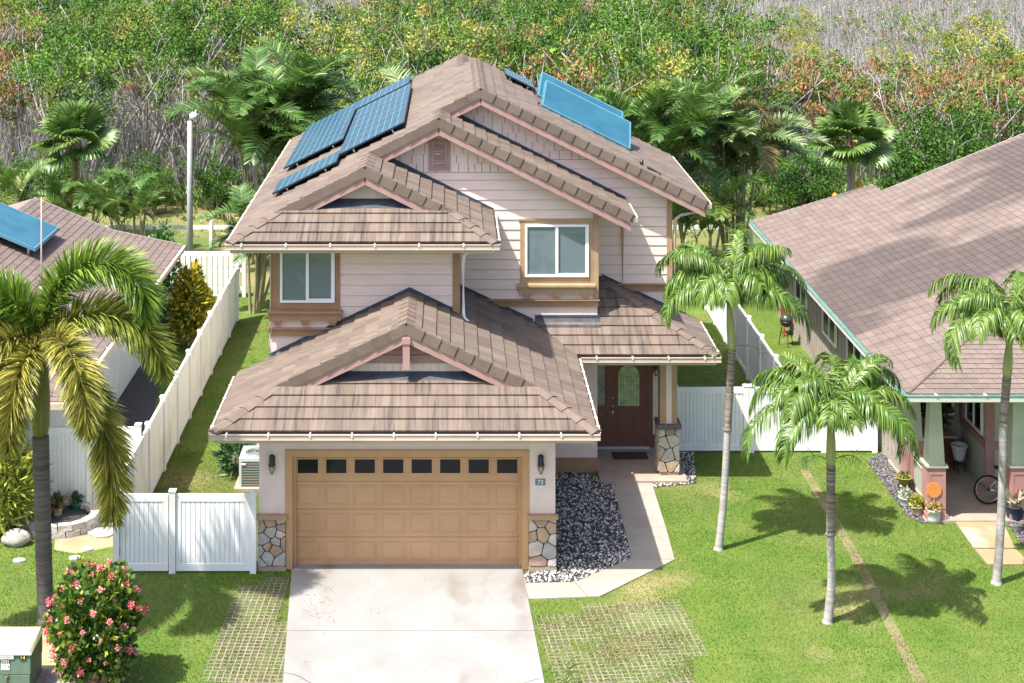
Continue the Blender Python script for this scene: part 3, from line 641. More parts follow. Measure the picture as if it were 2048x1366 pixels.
hd = MB().use(m_steel); hd.lathe((4.17, yd - .02, 1.33), [(.0, 0), (.032, .01), (.032, .05), (0, .06)], 10); hd.lathe((4.17, yd - .02, 1.10), [(0, 0), (.035, .01), (.035, .06), (0, .07)], 10); hd.tube([(4.17, yd - .03, 1.08), (4.17, yd - .07, 1.0), (4.17, yd - .07, .88), (4.17, yd - .02, .80)], .012, 8)
hd.build('handle', None, DOOR)
SL = MB().use(m_door).box(3.73, 4.02, yd + .004, yd + .02, .12, 2.42).build('sidelight', None, HOUSE)
MB().use(M('sidelight_glass', (.16, .20, .17), (.32, .34, .30), 5, .1, .4, 80, spec=.6)).box(3.78, 3.97, yd - .004, yd + .003, 1.15, 2.3).build('sidelight_glass', None, SL)
cm = MB()
for z in (1.15, 1.35, 1.55, 1.75, 1.95, 2.12, 2.295): cm.box(3.78, 3.97, yd - .009, yd - .0045, z, z + .006)
for x in (3.78, 3.84, 3.90, 3.964): cm.box(x, x + .005, yd - .0095, yd - .0046, 1.16, 2.29)
cm.build('lead_came', MATS['lead'], SL)
MB().use(m_door).frust((3.82, 3.93, .37, .88), (3.78, 3.97, .32, .93), yd - .012, yd + .003).build('raised_panel', None, SL)
# porch post on its stone pier
POST = MB().use(m_tan_sunlit).box(5.14, 5.29, 4.95, 5.33, 1.32, 2.96).box(5.43, 5.56, 4.95, 5.33, 1.32, 2.96).use(m_stucco).box(5.29, 5.43, 4.965, 5.32, 1.32, 2.96).build('porch_post', None, HOUSE)
boxo('porch_beam', m_trim, HOUSE, 2.24, 6.2, 4.75, 5.0, 2.962, 3.02)
PIER = boxo('stone_pier', m_mortar, HOUSE, 5.11, 5.60, 4.92, 5.36, .12, 1.22)
stones(PIER, 5.10, 5.61, .15, 1.22, 4.92, 11, 5); stones(PIER, 4.92, 5.36, .15, 1.22, 5.11, 8, 8, 'left')
boxo('pier_footing', m_slabgrey, HOUSE, 5.12, 5.59, 4.90, 5.38, 0, .149)
MB().use(M('slate_cap', (.09, .085, .09), (.13, .12, .12), 5, .7)).box(5.06, 5.65, 4.83, 5.41, 1.222, 1.32).build('pier_cap', None, HOUSE)
MAT_ = thing('doormat', 'brown coir doormat lying before the front door', 'doormat', (4.5, 6.1, .08)); MB().bbox(4.10, 4.98, 5.9, 6.35, .081, .10, .004).build('mat_pad', M('coir', (.09, .045, .03), (.06, .03, .02), 20, .95, .5, 120), MAT_)
# ------------------------------------------------------------------ solar arrays and water heater collectors
m_pv = M('photovoltaic_glass', (.006, .045, .08), (.008, .055, .095), 2, .25, spec=.22)
m_pvline = M('cell_lines', (.11, .19, .24), rough=.4); m_pvframe = M('dark_array_frame', (.015, .02, .028), rough=.4)
m_coll = M('blue_collector_glass', (.014, .085, .13), (.024, .12, .17), 1.5, .22, spec=.4); m_collframe = M('blue_collector_frame', (.075, .215, .285), rough=.35, spec=.5)
def pv(label, xa, xb, ya, yb, n, zf, lift, loc):
    t = thing('solar_array', label, 'solar panels', loc); dy = (yb - ya) / n
    sl = Vector((1, 0, zf(1) - zf(0))).normalized(); nn = Vector((-sl.z, 0, sl.x)); S = (xb - xa) / sl.x; O = Vector((xa, 0, zf(xa)))
    def P(s, y, h): return O + sl * s + Vector((0, y, 0)) + nn * h
    for k in range(n):
        y0, y1 = ya + k * dy + .008, ya + (k + 1) * dy - .008; m = MB().use(m_pvframe)
        m.hexa([P(0, y0, lift - .04), P(S, y0, lift - .04), P(S, y1, lift - .04), P(0, y1, lift - .04), P(0, y0, lift), P(S, y0, lift), P(S, y1, lift), P(0, y1, lift)])
        p = m.build('panel', None, t); g = .018
        MB().use(m_pv).hexa([P(g, y0 + g, lift + .0005), P(S - g, y0 + g, lift + .0005), P(S - g, y1 - g, lift + .0005), P(g, y1 - g, lift + .0005), P(g, y0 + g, lift + .003), P(S - g, y0 + g, lift + .003), P(S - g, y1 - g, lift + .003), P(g, y1 - g, lift + .003)]).build('glass', None, p)
        ln = MB().use(m_pvline)
        for j in range(1, 9):
            s = S * j / 9; w = .010; ln.hexa([P(s - w, y0 + g, lift + .0035), P(s + w, y0 + g, lift + .0035), P(s + w, y1 - g, lift + .0035), P(s - w, y1 - g, lift + .0035), P(s - w, y0 + g, lift + .0045), P(s + w, y0 + g, lift + .0045), P(s + w, y1 - g, lift + .0045), P(s - w, y1 - g, lift + .0045)])
        for j in range(1, 6):
            y = y0 + (y1 - y0) * j / 6; w = .003; ln.hexa([P(g, y - w, lift + .0032), P(S - g, y - w, lift + .0032), P(S - g, y + w, lift + .0032), P(g, y + w, lift + .0032), P(g, y - w, lift + .004), P(S - g, y - w, lift + .004), P(S - g, y + w, lift + .004), P(g, y + w, lift + .004)])
        ln.build('cell_lines', None, p)
    for s in (.2 * S, .8 * S):
        for y in np.arange(ya + .12, yb, 1.6):
            MB().use(m_steel).hexa([P(s - .02, y, .02), P(s + .02, y, .02), P(s + .02, y + .05, .02), P(s - .02, y + .05, .02), P(s - .02, y, lift - .041), P(s + .02, y, lift - .041), P(s + .02, y + .05, lift - .041), P(s - .02, y + .05, lift - .041)]).build('mounting_foot', None, t)
dY = lambda d: d - D0
pv('long solar panel row on the tiled slope next to the ridge', -2.70, -1.06, dY(37.7), dY(45.2), 7, zL, .22, (-2, 9, zL(-2)))
pv('long solar panel row on the tiled slope beside the gutter', -4.38, -2.77, dY(40.3), dY(47.4), 7, zL, .22, (-3.5, 12, zL(-3.5)))
pv('single small solar panel below the two long panel rows', -4.28, -2.70, dY(36.85), dY(38.55), 1, zL, .20, (-3.5, 6, zL(-3.5)))
pv('short solar panel pair at the back edge behind the ridge-side row', -2.80, -1.15, dY(45.5), dY(47.45), 2, zL, .22, (-2, 14.6, zL(-2)))
pv('flat blue solar panel below the ridge beside the tilted collectors', 1.50, 2.35, dY(43.0), dY(44.6), 1, z3, .2, (1.9, 12, z3(1.9)))
def collector(label, y0):
    t = thing('water_heater_collector', label, 'solar collector', (3.6, y0, z3(3.6) + .05))
    A, B = Vector((2.48, y0, z3(2.48) + .13)), Vector((4.88, y0, z3(4.88) + .13)); n = Vector((.447, 0, .894)); up = (n * .50 + Vector((0, 1.72, 0))); face = (B - A).normalized().cross(up.normalized()); face = face if face.y < 0 else -face
    def slab(a0, a1, u0, u1, h0, h1, mat, name, par):
        d = B - A
        p = lambda a, u, h: A + d * a + up * u + face * h
        return MB().use(mat).hexa([p(a0, u0, h0), p(a1, u0, h0), p(a1, u1, h0), p(a0, u1, h0), p(a0, u0, h1), p(a1, u0, h1), p(a1, u1, h1), p(a0, u1, h1)]).build(name, None, par)
    box_ = slab(0, 1, 0, 1, -.08, 0, m_collframe, 'casing', t); slab(.018, .982, .03, .955, .0005, .006, m_coll, 'glazing', t)
    for a0, a1, u0, u1 in ((0, 1, 0, .029), (0, 1, .956, 1), (0, .0175, .0295, .9555), (.9825, 1, .0295, .9555)): slab(a0, a1, u0, u1, .001, .014, m_collframe, 'rim', t)
    for a in (.05, .5, .95):
        p = A + (B - A) * a; MB().use(m_black).tube([p + Vector((0, .05, -.12)), p + Vector((0, .05, 0.02))], .025, 6).build('foot', None, t)
        q = p + up * .93; MB().use(m_black).tube([q - n * .66, q - face * .0 - n * .03], .02, 6).build('strut', None, t)
    MB().use(m_black).tube([A + Vector((-.06, .1, .05)), A + Vector((-.10, .15, -.05)), A + Vector((.1, -.05, -.12))], .03, 8).build('pipe', None, t)
collector('blue tilted water heater collector, the one above the roof rake edge', dY(40.6))
collector('blue tilted water heater collector partly hidden behind its twin', dY(42.5))
# ------------------------------------------------------------------ ground, drive, paths, beds
m_field = M('dry_field', (.22, .165, .085), (.15, .155, .05), .35, .95, .4, 6, c3=(.085, .13, .03), scale3=.13, thr3=(.45, .6))
m_lawn = M('lawn_soil', (.07, .13, .016), (.11, .155, .028), 1.1, .95, .5, 40, c3=(.25, .22, .10), scale3=.35, thr3=(.58, .74))
m_blade = M('grass_blades', (.092, .19, .02), (.162, .245, .032), .8, .6, c3=(.27, .25, .10), scale3=.4, thr3=(.46, .66), trans=.35, rnd=.16, thr=(.3, .7))
m_dirt = M('bare_soil', (.36, .25, .15), (.29, .20, .12), 2.5, .95, .5, 30)
m_cinder = M('dark_cinder', (.04, .042, .048), (.07, .07, .075), 9, .95, .6, 70)
m_walk = M('path_concrete', (.325, .295, .255), (.27, .242, .205), 1.1, .9, .2, 60, c3=(.25, .19, .145), scale3=1.3, thr3=(.60, .80), stretch3=(.6, 1.6, 1))
m_tanwalk = M('stained_concrete', (.33, .235, .135), (.28, .195, .11), 1.4, .9, .15, 60, c3=(.42, .37, .31), scale3=.9, thr3=(.55, .75))
sheet('ground', [(-400, -60), (400, -60), (400, 900), (-400, 900)], m_field, -.012)
LAWN = [(-22, -30), (24, -30), (24, 21.5), (-22, 21.5)]
sheet('lawn', LAWN, m_lawn, 0.0)
# driveway slabs
def gp(l): return [tuple(GP(*p)[:2]) for p in l]
DRIVE = thing('driveway', 'pale concrete driveway of wide slabs before the garage', 'driveway', (-.9, -2, 0)); DRIVE['kind'] = 'structure'; del DRIVE['category']; del DRIVE['label']
dl, dr = GP(583, 1146), GP(1046, 1146); dl2, dr2 = GP(565, 1380), GP(1091, 1380)
def dpt(p, q, y): t_ = (y - p.y) / (q.y - p.y); return (p.x + (q.x - p.x) * t_, y)
yj = GP(800, 1264).y; ys = [.24, yj, yj - 3.0, yj - 6.0]
for k in range(3):
    ya, yb = ys[k] - (.0 if k == 0 else .008), ys[k + 1] + .008
    poly = [dpt(dl, dl2, yb), dpt(dr, dr2, yb), dpt(dr, dr2, ya), dpt(dl, dl2, ya)]
    MB().prism(poly, 'XY', -.05, .03).build('slab', m_concrete, DRIVE)
# walkway slabs
WALK = bpy.data.objects.new('walkway', None); link(WALK, None, Matrix.Translation(GP(1280, 1040))); WALK['kind'] = 'structure'
jl = [(1222, 958), (1230, 990), (1239.5, 1022), (1248, 1056), (1257, 1092), (1263, 1118)]; jr = [(1302, 957), (1311, 990), (1321, 1022), (1332, 1056), (1342, 1092), (1350, 1121)]
slabs = [[jl[k + 1], jr[k + 1], jr[k], jl[k]] for k in range(5)] + [[(1263, 1118), (1150, 1166), (1176, 1196), (1199, 1195), (1350, 1121)], [(1150, 1166), (1049, 1168), (1057, 1200), (1176, 1196)]]
def shrink(p, e):
    cx, cy = sum(a[0] for a in p) / len(p), sum(a[1] for a in p) / len(p)
    return [(cx + (a[0] - cx) * (1 - e), cy + (a[1] - cy) * (1 - e)) for a in p]
for s in slabs: MB().prism(ccw(shrink(gp(s), .012)), 'XY', -.05, .025).build('slab', m_walk, WALK)
# gravel beds
BED1 = gp([(1113, 942), (1222, 958), (1263, 1118), (1150, 1166), (1049, 1168), (1049, 1146), (1113, 1143)])
BED2 = gp([(1303, 957), (1316, 957), (1316, 910), (1385, 905), (1392, 968), (1308, 975)])
sheet('gravel_bed_soil', BED1, m_cinder, .004); sheet('gravel_bed_soil', BED2, m_cinder, .004)
# right neighbour bed and walk, left neighbour cinder yard
BED3 = gp([(1733, 922), (1778, 900), (1815, 940), (1902, 1042), (1845, 1048), (1812, 1032), (1790, 1000)])
BED4 = gp([(2003, 1030), (2120, 1030), (2120, 1150), (2048, 1095)])
sheet('cinder_bed_soil', BED3, m_cinder, .004); sheet('cinder_bed_soil', BED4, m_cinder, .004)
NW = bpy.data.objects.new('neighbour_walkway', None); link(NW, None, Matrix.Translation(GP(1960, 1080))); NW['kind'] = 'structure'
for s in ([(1902, 1034), (2000, 1034), (2030, 1098), (1948, 1098)], [(1950, 1101), (2032, 1101), (2062, 1131), (1975, 1131)]): MB().prism(ccw(gp(s)), 'XY', -.05, .03).build('slab', m_tanwalk, NW)
CIN = gp([(120, 1024), (230, 1024), (300, 985), (300, 860), (335, 700), (290, 690), (150, 800), (100, 900)])
sheet('cinder_yard', CIN, m_cinder, .004)
DIRT1 = gp([(110, 1078), (232, 1062), (236, 1092), (150, 1108), (108, 1100)]); sheet('bare_soil_patch', DIRT1, m_dirt, .006)
EDGE = gp([(1600, 940), (1618, 940), (1720, 1110), (1840, 1340), (1870, 1400), (1846, 1400), (1815, 1340), (1700, 1112)]); sheet('worn_soil_strip', EDGE, M('worn_edge', (.24, .195, .11), (.15, .16, .06), 1.6, .95, .5, 40), .006)
DIRT2 = gp([(0, 1290), (70, 1255), (110, 1262), (150, 1420), (0, 1420)]); sheet('bare_soil_patch', DIRT2, M('sandy_soil', (.40, .32, .22), (.30, .27, .13), 2.5, .95, .5, 40), .006)
GRAV2 = gp([(62, 1345), (150, 1330), (165, 1420), (60, 1420)]); sheet('grey_gravel_patch', GRAV2, M('grey_gravel', (.33, .31, .31), (.18, .17, .175), 30, .95, .8, 90), .009)
PAVL = gp([(462, 1172), (578, 1158), (562, 1420), (418, 1420), (440, 1280)]); PAVR = gp([(1068, 1232), (1200, 1215), (1340, 1200), (1385, 1270), (1392, 1420), (1098, 1420)])
m_pave = M('paver_concrete', (.25, .215, .165), (.18, .155, .115), 4, .95, .4, 60, rnd=.1)
# turf pavers: each block is a slab with twelve grass cells
def paver_mesh():
    m = MB(); n, k, w, l, b = 4, 3, .53, .40, .028; cw, cl = (w - b) / n, (l - b) / k
    for i in range(n + 1): m.box(i * cw + (b / 2 if i == 0 else 0), i * cw + (b / 2 if i == n else b), b / 2, l - b / 2, -.05, .0)
    for j in range(k + 1):
        for i in range(n): m.box(i * cw + b, (i + 1) * cw, j * cl + (b / 2 if j == 0 else 0), j * cl + (b / 2 if j == k else b), -.05, -.0012)
    return m.mesh('turf_paver', m_pave)
def inside(p, poly):
    x, y = p; r = False
    for a, b in zip(poly, poly[1:] + poly[:1]):
        if (a[1] > y) != (b[1] > y) and x < (b[0] - a[0]) * (y - a[1]) / (b[1] - a[1]) + a[0]: r = not r
    return r
pm = paver_mesh(); TP = []
for nm, poly in (('left', PAVL), ('right', PAVR)):
    e = bpy.data.objects.new('turf_paving', None); c = (sum(p[0] for p in poly) / len(poly), sum(p[1] for p in poly) / len(poly), 0); link(e, None, Matrix.Translation(c)); e['kind'] = 'structure'
    ang = .045 if nm == 'left' else .10
    R = Matrix.Translation(Vector(poly[1 if nm == 'left' else 0] + (0,))) @ Matrix.Rotation(-ang * (1 if nm == 'left' else -1), 4, 'Z')
    for i in range(-10, 10):
        for j in range(-18, 7):
            W = R @ Matrix.Translation((i * .5025, j * .3725, 0)); p = W @ Vector((.25, .19, 0))
            if inside(p[:2], poly) and p.y > -6:
                zz = .010 + .011 * mnoise.noise(p * .9) + random.uniform(-.002, .002) + (-.004 if nm == 'right' else .002)
                mobj('turf_paver', pm, e, Matrix.Translation((0, 0, zz)) @ W)
# loose stones
def pebbles(name, polys, n, r0, r1, colours, weights, z, label_kind='stuff'):
    V = []; Fc = []; C = []
    for poly in polys:
        xs = [p[0] for p in poly]; ysx = [p[1] for p in poly]; a = area2(poly); k = 0; tot = sum(area2(p) for p in polys)
        while k < n * a / tot:
            x, y = random.uniform(min(xs), max(xs)), random.uniform(min(ysx), max(ysx))
            if not inside((x, y), poly): continue
            k += 1; r = random.uniform(r0, r1); c = random.choices(colours, weights)[0]; q = random.uniform(.8, 1.2); i = len(V); a_ = random.random() * 3.1; e = random.uniform(.55, 1.0)
            ca, sa = math.cos(a_), math.sin(a_)
            for dx, dy, dz in ((1, 0, 0), (0, e, .1), (-1, 0, 0), (0, -e, -.1), (.1, .1, .7), (0, 0, -.6)): V.append((x + r * (dx * ca - dy * sa), y + r * (dx * sa + dy * ca), z + r * .3 + r * dz)); C.append([v_ * q for v_ in c])
            for f in ((0, 1, 4), (1, 2, 4), (2, 3, 4), (3, 0, 4), (1, 0, 5), (2, 1, 5), (3, 2, 5), (0, 3, 5)): Fc.append([i + t_ for t_ in f])
    me = npmesh(name, V, Fc, 3, M('pebble_stone', (1, 1, 1), attr=True, rough=.8), C); o = mobj(name, me); o['kind'] = 'stuff'; return o
pebbles('gravel', [BED1, BED2], 9000, .018, .042, [(.66, .64, .60), (.34, .30, .27), (.07, .07, .075), (.50, .44, .38)], [3, 2, 8, 1.2], .006)
pebbles('cinder_gravel', [BED3, BED4], 4200, .018, .04, [(.09, .085, .09), (.16, .15, .15), (.25, .23, .21)], [5, 3, 1], .006)
# ------------------------------------------------------------------ grass
def inpoly_np(x, y, poly):
    r = np.zeros(len(x), dtype=bool)
    for a, b in zip(poly, poly[1:] + poly[:1]):
        if a[1] == b[1]: continue
        c = ((a[1] > y) != (b[1] > y)) & (x < (b[0] - a[0]) * (y - a[1]) / (b[1] - a[1]) + a[0]); r ^= c
    return r
NOGRASS = [BED1, BED2, BED3, BED4, CIN, DIRT1, GRAV2] + [gp(s) for s in slabs] + [gp([(1902, 1034), (2000, 1034), (2062, 1131), (1975, 1131)])]
NOGRASS += [[dpt(dl, dl2, -6), dpt(dr, dr2, -6), dpt(dr, dr2, .3), dpt(dl, dl2, .3)], [(-4.1, 0), (2.3, 0), (2.3, 5.0), (5.75, 4.5), (5.7, 16), (-4.2, 16)], [(10.95, 2.3), (24, 2.3), (24, 18), (10.95, 18)], [(-30, 2.9), (-9.2, 2.9), (-9.2, 16), (-30, 16)]]
def grass(name, regions, dens, h0, h1, w):
    xs, ysx = [], []
    for (x0, x1, y0, y1, dd) in regions:
        n = int((x1 - x0) * (y1 - y0) * dens * dd); xs.append(RNG.uniform(x0, x1, n)); ysx.append(RNG.uniform(y0, y1, n))
    x = np.concatenate(xs); y = np.concatenate(ysx)
    d = y + D0; px = VX + F * x / d; py = VY + F * CAMH / d
    keep = (px > -260) & (px < 2320) & (py < 1560)
    for p in NOGRASS: keep &= ~inpoly_np(x, y, p)
    thin = np.zeros(len(x), dtype=bool)
    for p, pr in ((PAVL, .22), (PAVR, .45), (EDGE, .6), (DIRT2, .15)): m_ = inpoly_np(x, y, p); thin |= m_ & (RNG.random(len(x)) > pr)
    keep &= ~thin; x = x[keep]; y = y[keep]; n = len(x)
    a = RNG.uniform(0, 2 * np.pi, n); h = RNG.uniform(h0, h1, n); ln = RNG.uniform(.2, 1.0, n) * h; b = RNG.uniform(0, 2 * np.pi, n)
    for p, sc in ((PAVL, .75), (PAVR, .8)): h[inpoly_np(x, y, p)] *= sc
    V = np.empty((n, 3, 3)); z = np.full(n, -.002)
    V[:, 0] = np.stack([x - np.cos(a) * w, y - np.sin(a) * w, z], 1); V[:, 1] = np.stack([x + np.cos(a) * w, y + np.sin(a) * w, z], 1)
    V[:, 2] = np.stack([x + np.cos(b) * ln, y + np.sin(b) * ln, h], 1)
    me = npmesh(name, V.reshape(-1, 3), np.arange(3 * n), 3, m_blade); o = mobj(name, me); o['kind'] = 'stuff'; return o
grass('grass', [(-13.5, 17, -7.5, 6.6, 1.0), (-7.1, -4.1, 0, 18, .8), (5.7, 8.75, 6.6, 19, .6), (8.8, 11, 6.6, 20, .4), (-12, -7, 3, 21, .35)], 1250, .012, .034, .011)
m_drygrass = M('dry_grass_blades', (.20, .165, .075), (.12, .15, .035), 1.3, .7, trans=.3, rnd=.25, thr=(.35, .65))
def dry_blades(polys, dens, h0, h1, w):
    X, Y = [], []
    for p in polys:
        xs = [a[0] for a in p]; ysx = [a[1] for a in p]; n = int((max(xs) - min(xs)) * (max(ysx) - max(-6, min(ysx))) * dens); x = RNG.uniform(min(xs), max(xs), n); y = RNG.uniform(max(-6, min(ysx)), max(ysx), n); k = inpoly_np(x, y, p); X.append(x[k]); Y.append(y[k])
    x = np.concatenate(X); y = np.concatenate(Y); nz_ = np.array([mnoise.noise(Vector((a * 1.1, b * 1.1, 4))) for a, b in zip(x, y)]); k = RNG.random(len(x)) < .62 + 1.0 * nz_; x, y = x[k], y[k]; n = len(x); a = RNG.uniform(0, 6.28, n); b = RNG.uniform(0, 6.28, n); h = RNG.uniform(h0, h1, n); ln = RNG.uniform(.3, 1.2, n) * h; V = np.empty((n, 3, 3))
    V[:, 0] = np.stack([x - np.cos(a) * w, y - np.sin(a) * w, np.full(n, -.002)], 1); V[:, 1] = np.stack([x + np.cos(a) * w, y + np.sin(a) * w, np.full(n, -.002)], 1); V[:, 2] = np.stack([x + np.cos(b) * ln, y + np.sin(b) * ln, h], 1)
    o = mobj('dry_grass', npmesh('dry_grass', V.reshape(-1, 3), np.arange(3 * n), 3, m_drygrass)); o['kind'] = 'stuff'
dry_blades([PAVL, PAVR, EDGE], 1900, .012, .036, .012)
pebbles('leaf_litter', [gp([(608, 1165), (668, 1170), (672, 1255), (606, 1258)])], 200, .004, .013, [(.20, .10, .06), (.12, .07, .05), (.26, .15, .09)], [3, 2, 2], .03)
pebbles('leaf_litter', [gp([(600, 1150), (1040, 1150), (1080, 1400), (575, 1400)])], 60, .006, .016, [(.12, .08, .05), (.07, .06, .05), (.22, .16, .10)], [3, 2, 2], .03)
# hairline cracks and a rust stain on the drive
def crack(pts, w):
    m = MB(); P = [GP(*p, .0315) for p in pts]; i = []
    for k, p in enumerate(P):
        ww = w * (.3 + .7 * math.sin(math.pi * (k + .5) / len(P))); i.append(m.add([p + Vector((0, -ww, 0)), p + Vector((0, ww, 0))]))
    for a, b in zip(i, i[1:]): m.face([a[0], b[0], b[1], a[1]])
    m.build('crack', M('crack_dirt', (.06, .05, .045), rough=.95), DRIVE)
crack([(568, 1345), (585, 1348), (600, 1353), (612, 1361), (622, 1366), (640, 1380)], .012); crack([(1048, 1366), (1060, 1362), (1076, 1358), (1085, 1354)], .008)
# ------------------------------------------------------------------ white vinyl fences
def boxmesh(name, x0, x1, y0, y1, z0, z1, mat): return MB().box(x0, x1, y0, y1, z0, z1).mesh(name, mat)
def cap_mesh():
    m = MB(); s = .075; m.box(-s, s, -s, s, 0, .03); i = m.add([(-.055, -.055, .03), (.055, -.055, .03), (.055, .055, .03), (-.055, .055, .03), (0, 0, .06)])
    for k in range(4): m.face([i[k], i[(k + 1) % 4], i[4]])
    return m.mesh('post_cap', m_vinyl)
m_vinyl = M('fence_vinyl', (.82, .83, .82), (.76, .78, .77), 1.0, .5, c3=(.55, .56, .47), scale3=.9, thr3=(.54, .80), stretch3=(1.4, 1.4, .8))
m_green = M('dark_green_gap', (.02, .05, .04), rough=.9)
CAPM = cap_mesh()
def post(t, p, h, w=.065):
    m = MB(); m.box(-w, w, -w, w, 0, h); o = m.build('post', m_vinyl, t, Matrix.Translation(Vector((p[0], p[1], 0)))); mobj('cap', CAPM, o, Matrix.Translation(Vector((p[0], p[1], h))))
BOARD = {}
def panel(t, a, b, h, bw=.152, frame=False, lift=.05, solid_rails=True, topr=.15, botr=.15):
    a, b = Vector((*a, 0)), Vector((*b, 0)); L = (b - a).length; d = (b - a) / L; ang = math.atan2(d.y, d.x); W = Matrix.Translation(a) @ Matrix.Rotation(ang, 4, 'Z')
    for z0, z1, nm in ((lift, lift + botr, 'bottom_rail'), (h - topr, h, 'top_rail')): MB().box(0, L, -.03, .03, z0, z1).build(nm, m_vinyl, t, W)
    if frame:
        for x in (0, L - .11): MB().box(x, x + .11, -.029, .029, lift + botr, h - topr).build('stile', m_vinyl, t, W)
    x0, x1 = (.11, L - .11) if frame else (.0, L); n = max(1, round((x1 - x0) / bw)); w = (x1 - x0) / n; key = (round(w, 3), h, lift)
    if key not in BOARD: BOARD[key] = MB().prism([(.004, -.012), (.012, -.018), (w - .012, -.018), (w - .004, -.012), (w - .004, .018), (.004, .018)], 'XY', lift + botr - .001, h - topr + .001).mesh('board', m_vinyl)
    for k in range(n): mobj('board', BOARD[key], t, W @ Matrix.Translation((x0 + k * w, 0, 0)))
    boxo_ = MB().box(x0, x1, -.006, .006, lift + botr, h - topr).build('board_tongue', M('vinyl_joint', (.45, .49, .50), rough=.6), t, W)
FH = 1.66
fg = thing('garden_gate', 'white vinyl gate and fence panel between the garage pillar and side fence', 'gate', (-5.6, -.1, 0))
post(fg, (-7.03, -.12), FH + .03); post(fg, (-5.85, -.12), FH + .06); post(fg, (-4.15, -.12), FH + .03)
panel(fg, (-6.95, -.12), (-5.94, -.12), FH, .10, True); panel(fg, (-5.78, -.12), (-4.22, -.12), FH, .10, True)
for z in (.45, 1.3): MB().use(m_steel).box(-6.965, -6.945, -.16, -.10, z, z + .10).build('hinge', None, fg)
FL = thing('side_fence', 'long white vinyl fence along the narrow side lawn', 'fence', (-7.1, 9, 0))
ys_ = [-.12 + 1.83 * k for k in range(11)]
for k, y in enumerate(ys_):
    if k: post(FL, (-7.10, y), 1.83)
    if k < 10: panel(FL, (-7.10, y + .065), (-7.10, ys_[k + 1] - .065), 1.78, .152)
FR = thing('front_fence', 'white vinyl fence panels between the porch pier and the sage green house', 'fence', (8, 6.6, 0))
for x in (5.75, 7.56, 7.70, 9.55, 10.85): post(FR, (x, 6.6), FH + .03)
panel(FR, (5.82, 6.6), (7.49, 6.6), FH, .10); panel(FR, (7.77, 6.6), (9.48, 6.6), FH, .10, True); panel(FR, (9.62, 6.6), (10.78, 6.6), FH, .10, True)
FS = thing('side_fence', 'white vinyl fence running back beside the kettle grill yard', 'fence', (8.75, 12, 0))
ys2 = [6.75 + 1.83 * k for k in range(8)]
for k, y in enumerate(ys2):
    if k: post(FS, (8.75, y), 1.83)
    if k < 7: panel(FS, (8.75, y + (.065 if k else .0)), (8.75, ys2[k + 1] - .065), 1.78, .152)
LN = thing('neighbour_gate', 'white vinyl double gate behind the curved stone planter', 'gate', (-8.3, 2.9, 0))
for x in (-9.35, -8.32, -7.20): post(LN, (x, 2.9), 2.03)
panel(LN, (-9.28, 2.9), (-8.40, 2.9), 1.98, .10, True, .09); panel(LN, (-8.24, 2.9), (-7.28, 2.9), 1.98, .10, True, .09)
PF = thing('picket_fence', 'white slatted picket fence with open gaps behind the yellow shrub', 'fence', (-9.5, 21, 0))
for x in (-12.4, -9.9, -7.25): post(PF, (x, 21.05), 1.6)
for z0, z1 in ((.25, .37), (.88, 1.0), (1.46, 1.6)): MB().box(-12.33, -7.32, 21.02, 21.08, z0, z1).build('rail', m_vinyl, PF)
pk = boxmesh('slat', -.075, .075, 20.985, 21.018, .05, 1.458, m_vinyl)
for k in range(26): mobj('slat', pk, PF, Matrix.Translation((-12.25 + k * .19, 0, 0)))
RF = thing('rail_fence', 'low white post and rail fence along the dry field', 'fence', (0, 28.2, 0))
for x in np.arange(-20.36, 20, 2.7): MB().box(x - .06, x + .06, 28.14, 28.26, 0, 1.1).build('post', m_vinyl, RF)
for z in (.74,): MB().box(-21, 21, 28.18, 28.22, z, z + .16).build('rail', m_vinyl, RF)
# light pole on the left
LP = thing('light_pole', 'tall grey light pole with a small white lamp head', 'light pole', (-9.7, 24.2, 0))
MB().tube([(-9.7, 24.2, 0), (-9.7, 24.2, 3), (-9.7, 24.2, 5.7)], [.12, .11, .09], 12).build('pole', M('galvanised_steel', (.38, .40, .40), (.30, .32, .32), 3, .6), LP)
MB().use(m_white).lathe((-9.55, 24.2, 5.75), [(.05, 0), (.13, .03), (.17, .12), (.15, .22), (.07, .28)], 12).build('lamp_head', None, LP)
MB().use(m_steel).tube([(-9.7, 24.2, 5.6), (-9.68, 24.2, 5.78), (-9.5, 24.2, 5.98), (-9.42, 24.2, 6.15)], .05, 8).build('bracket', None, LP)
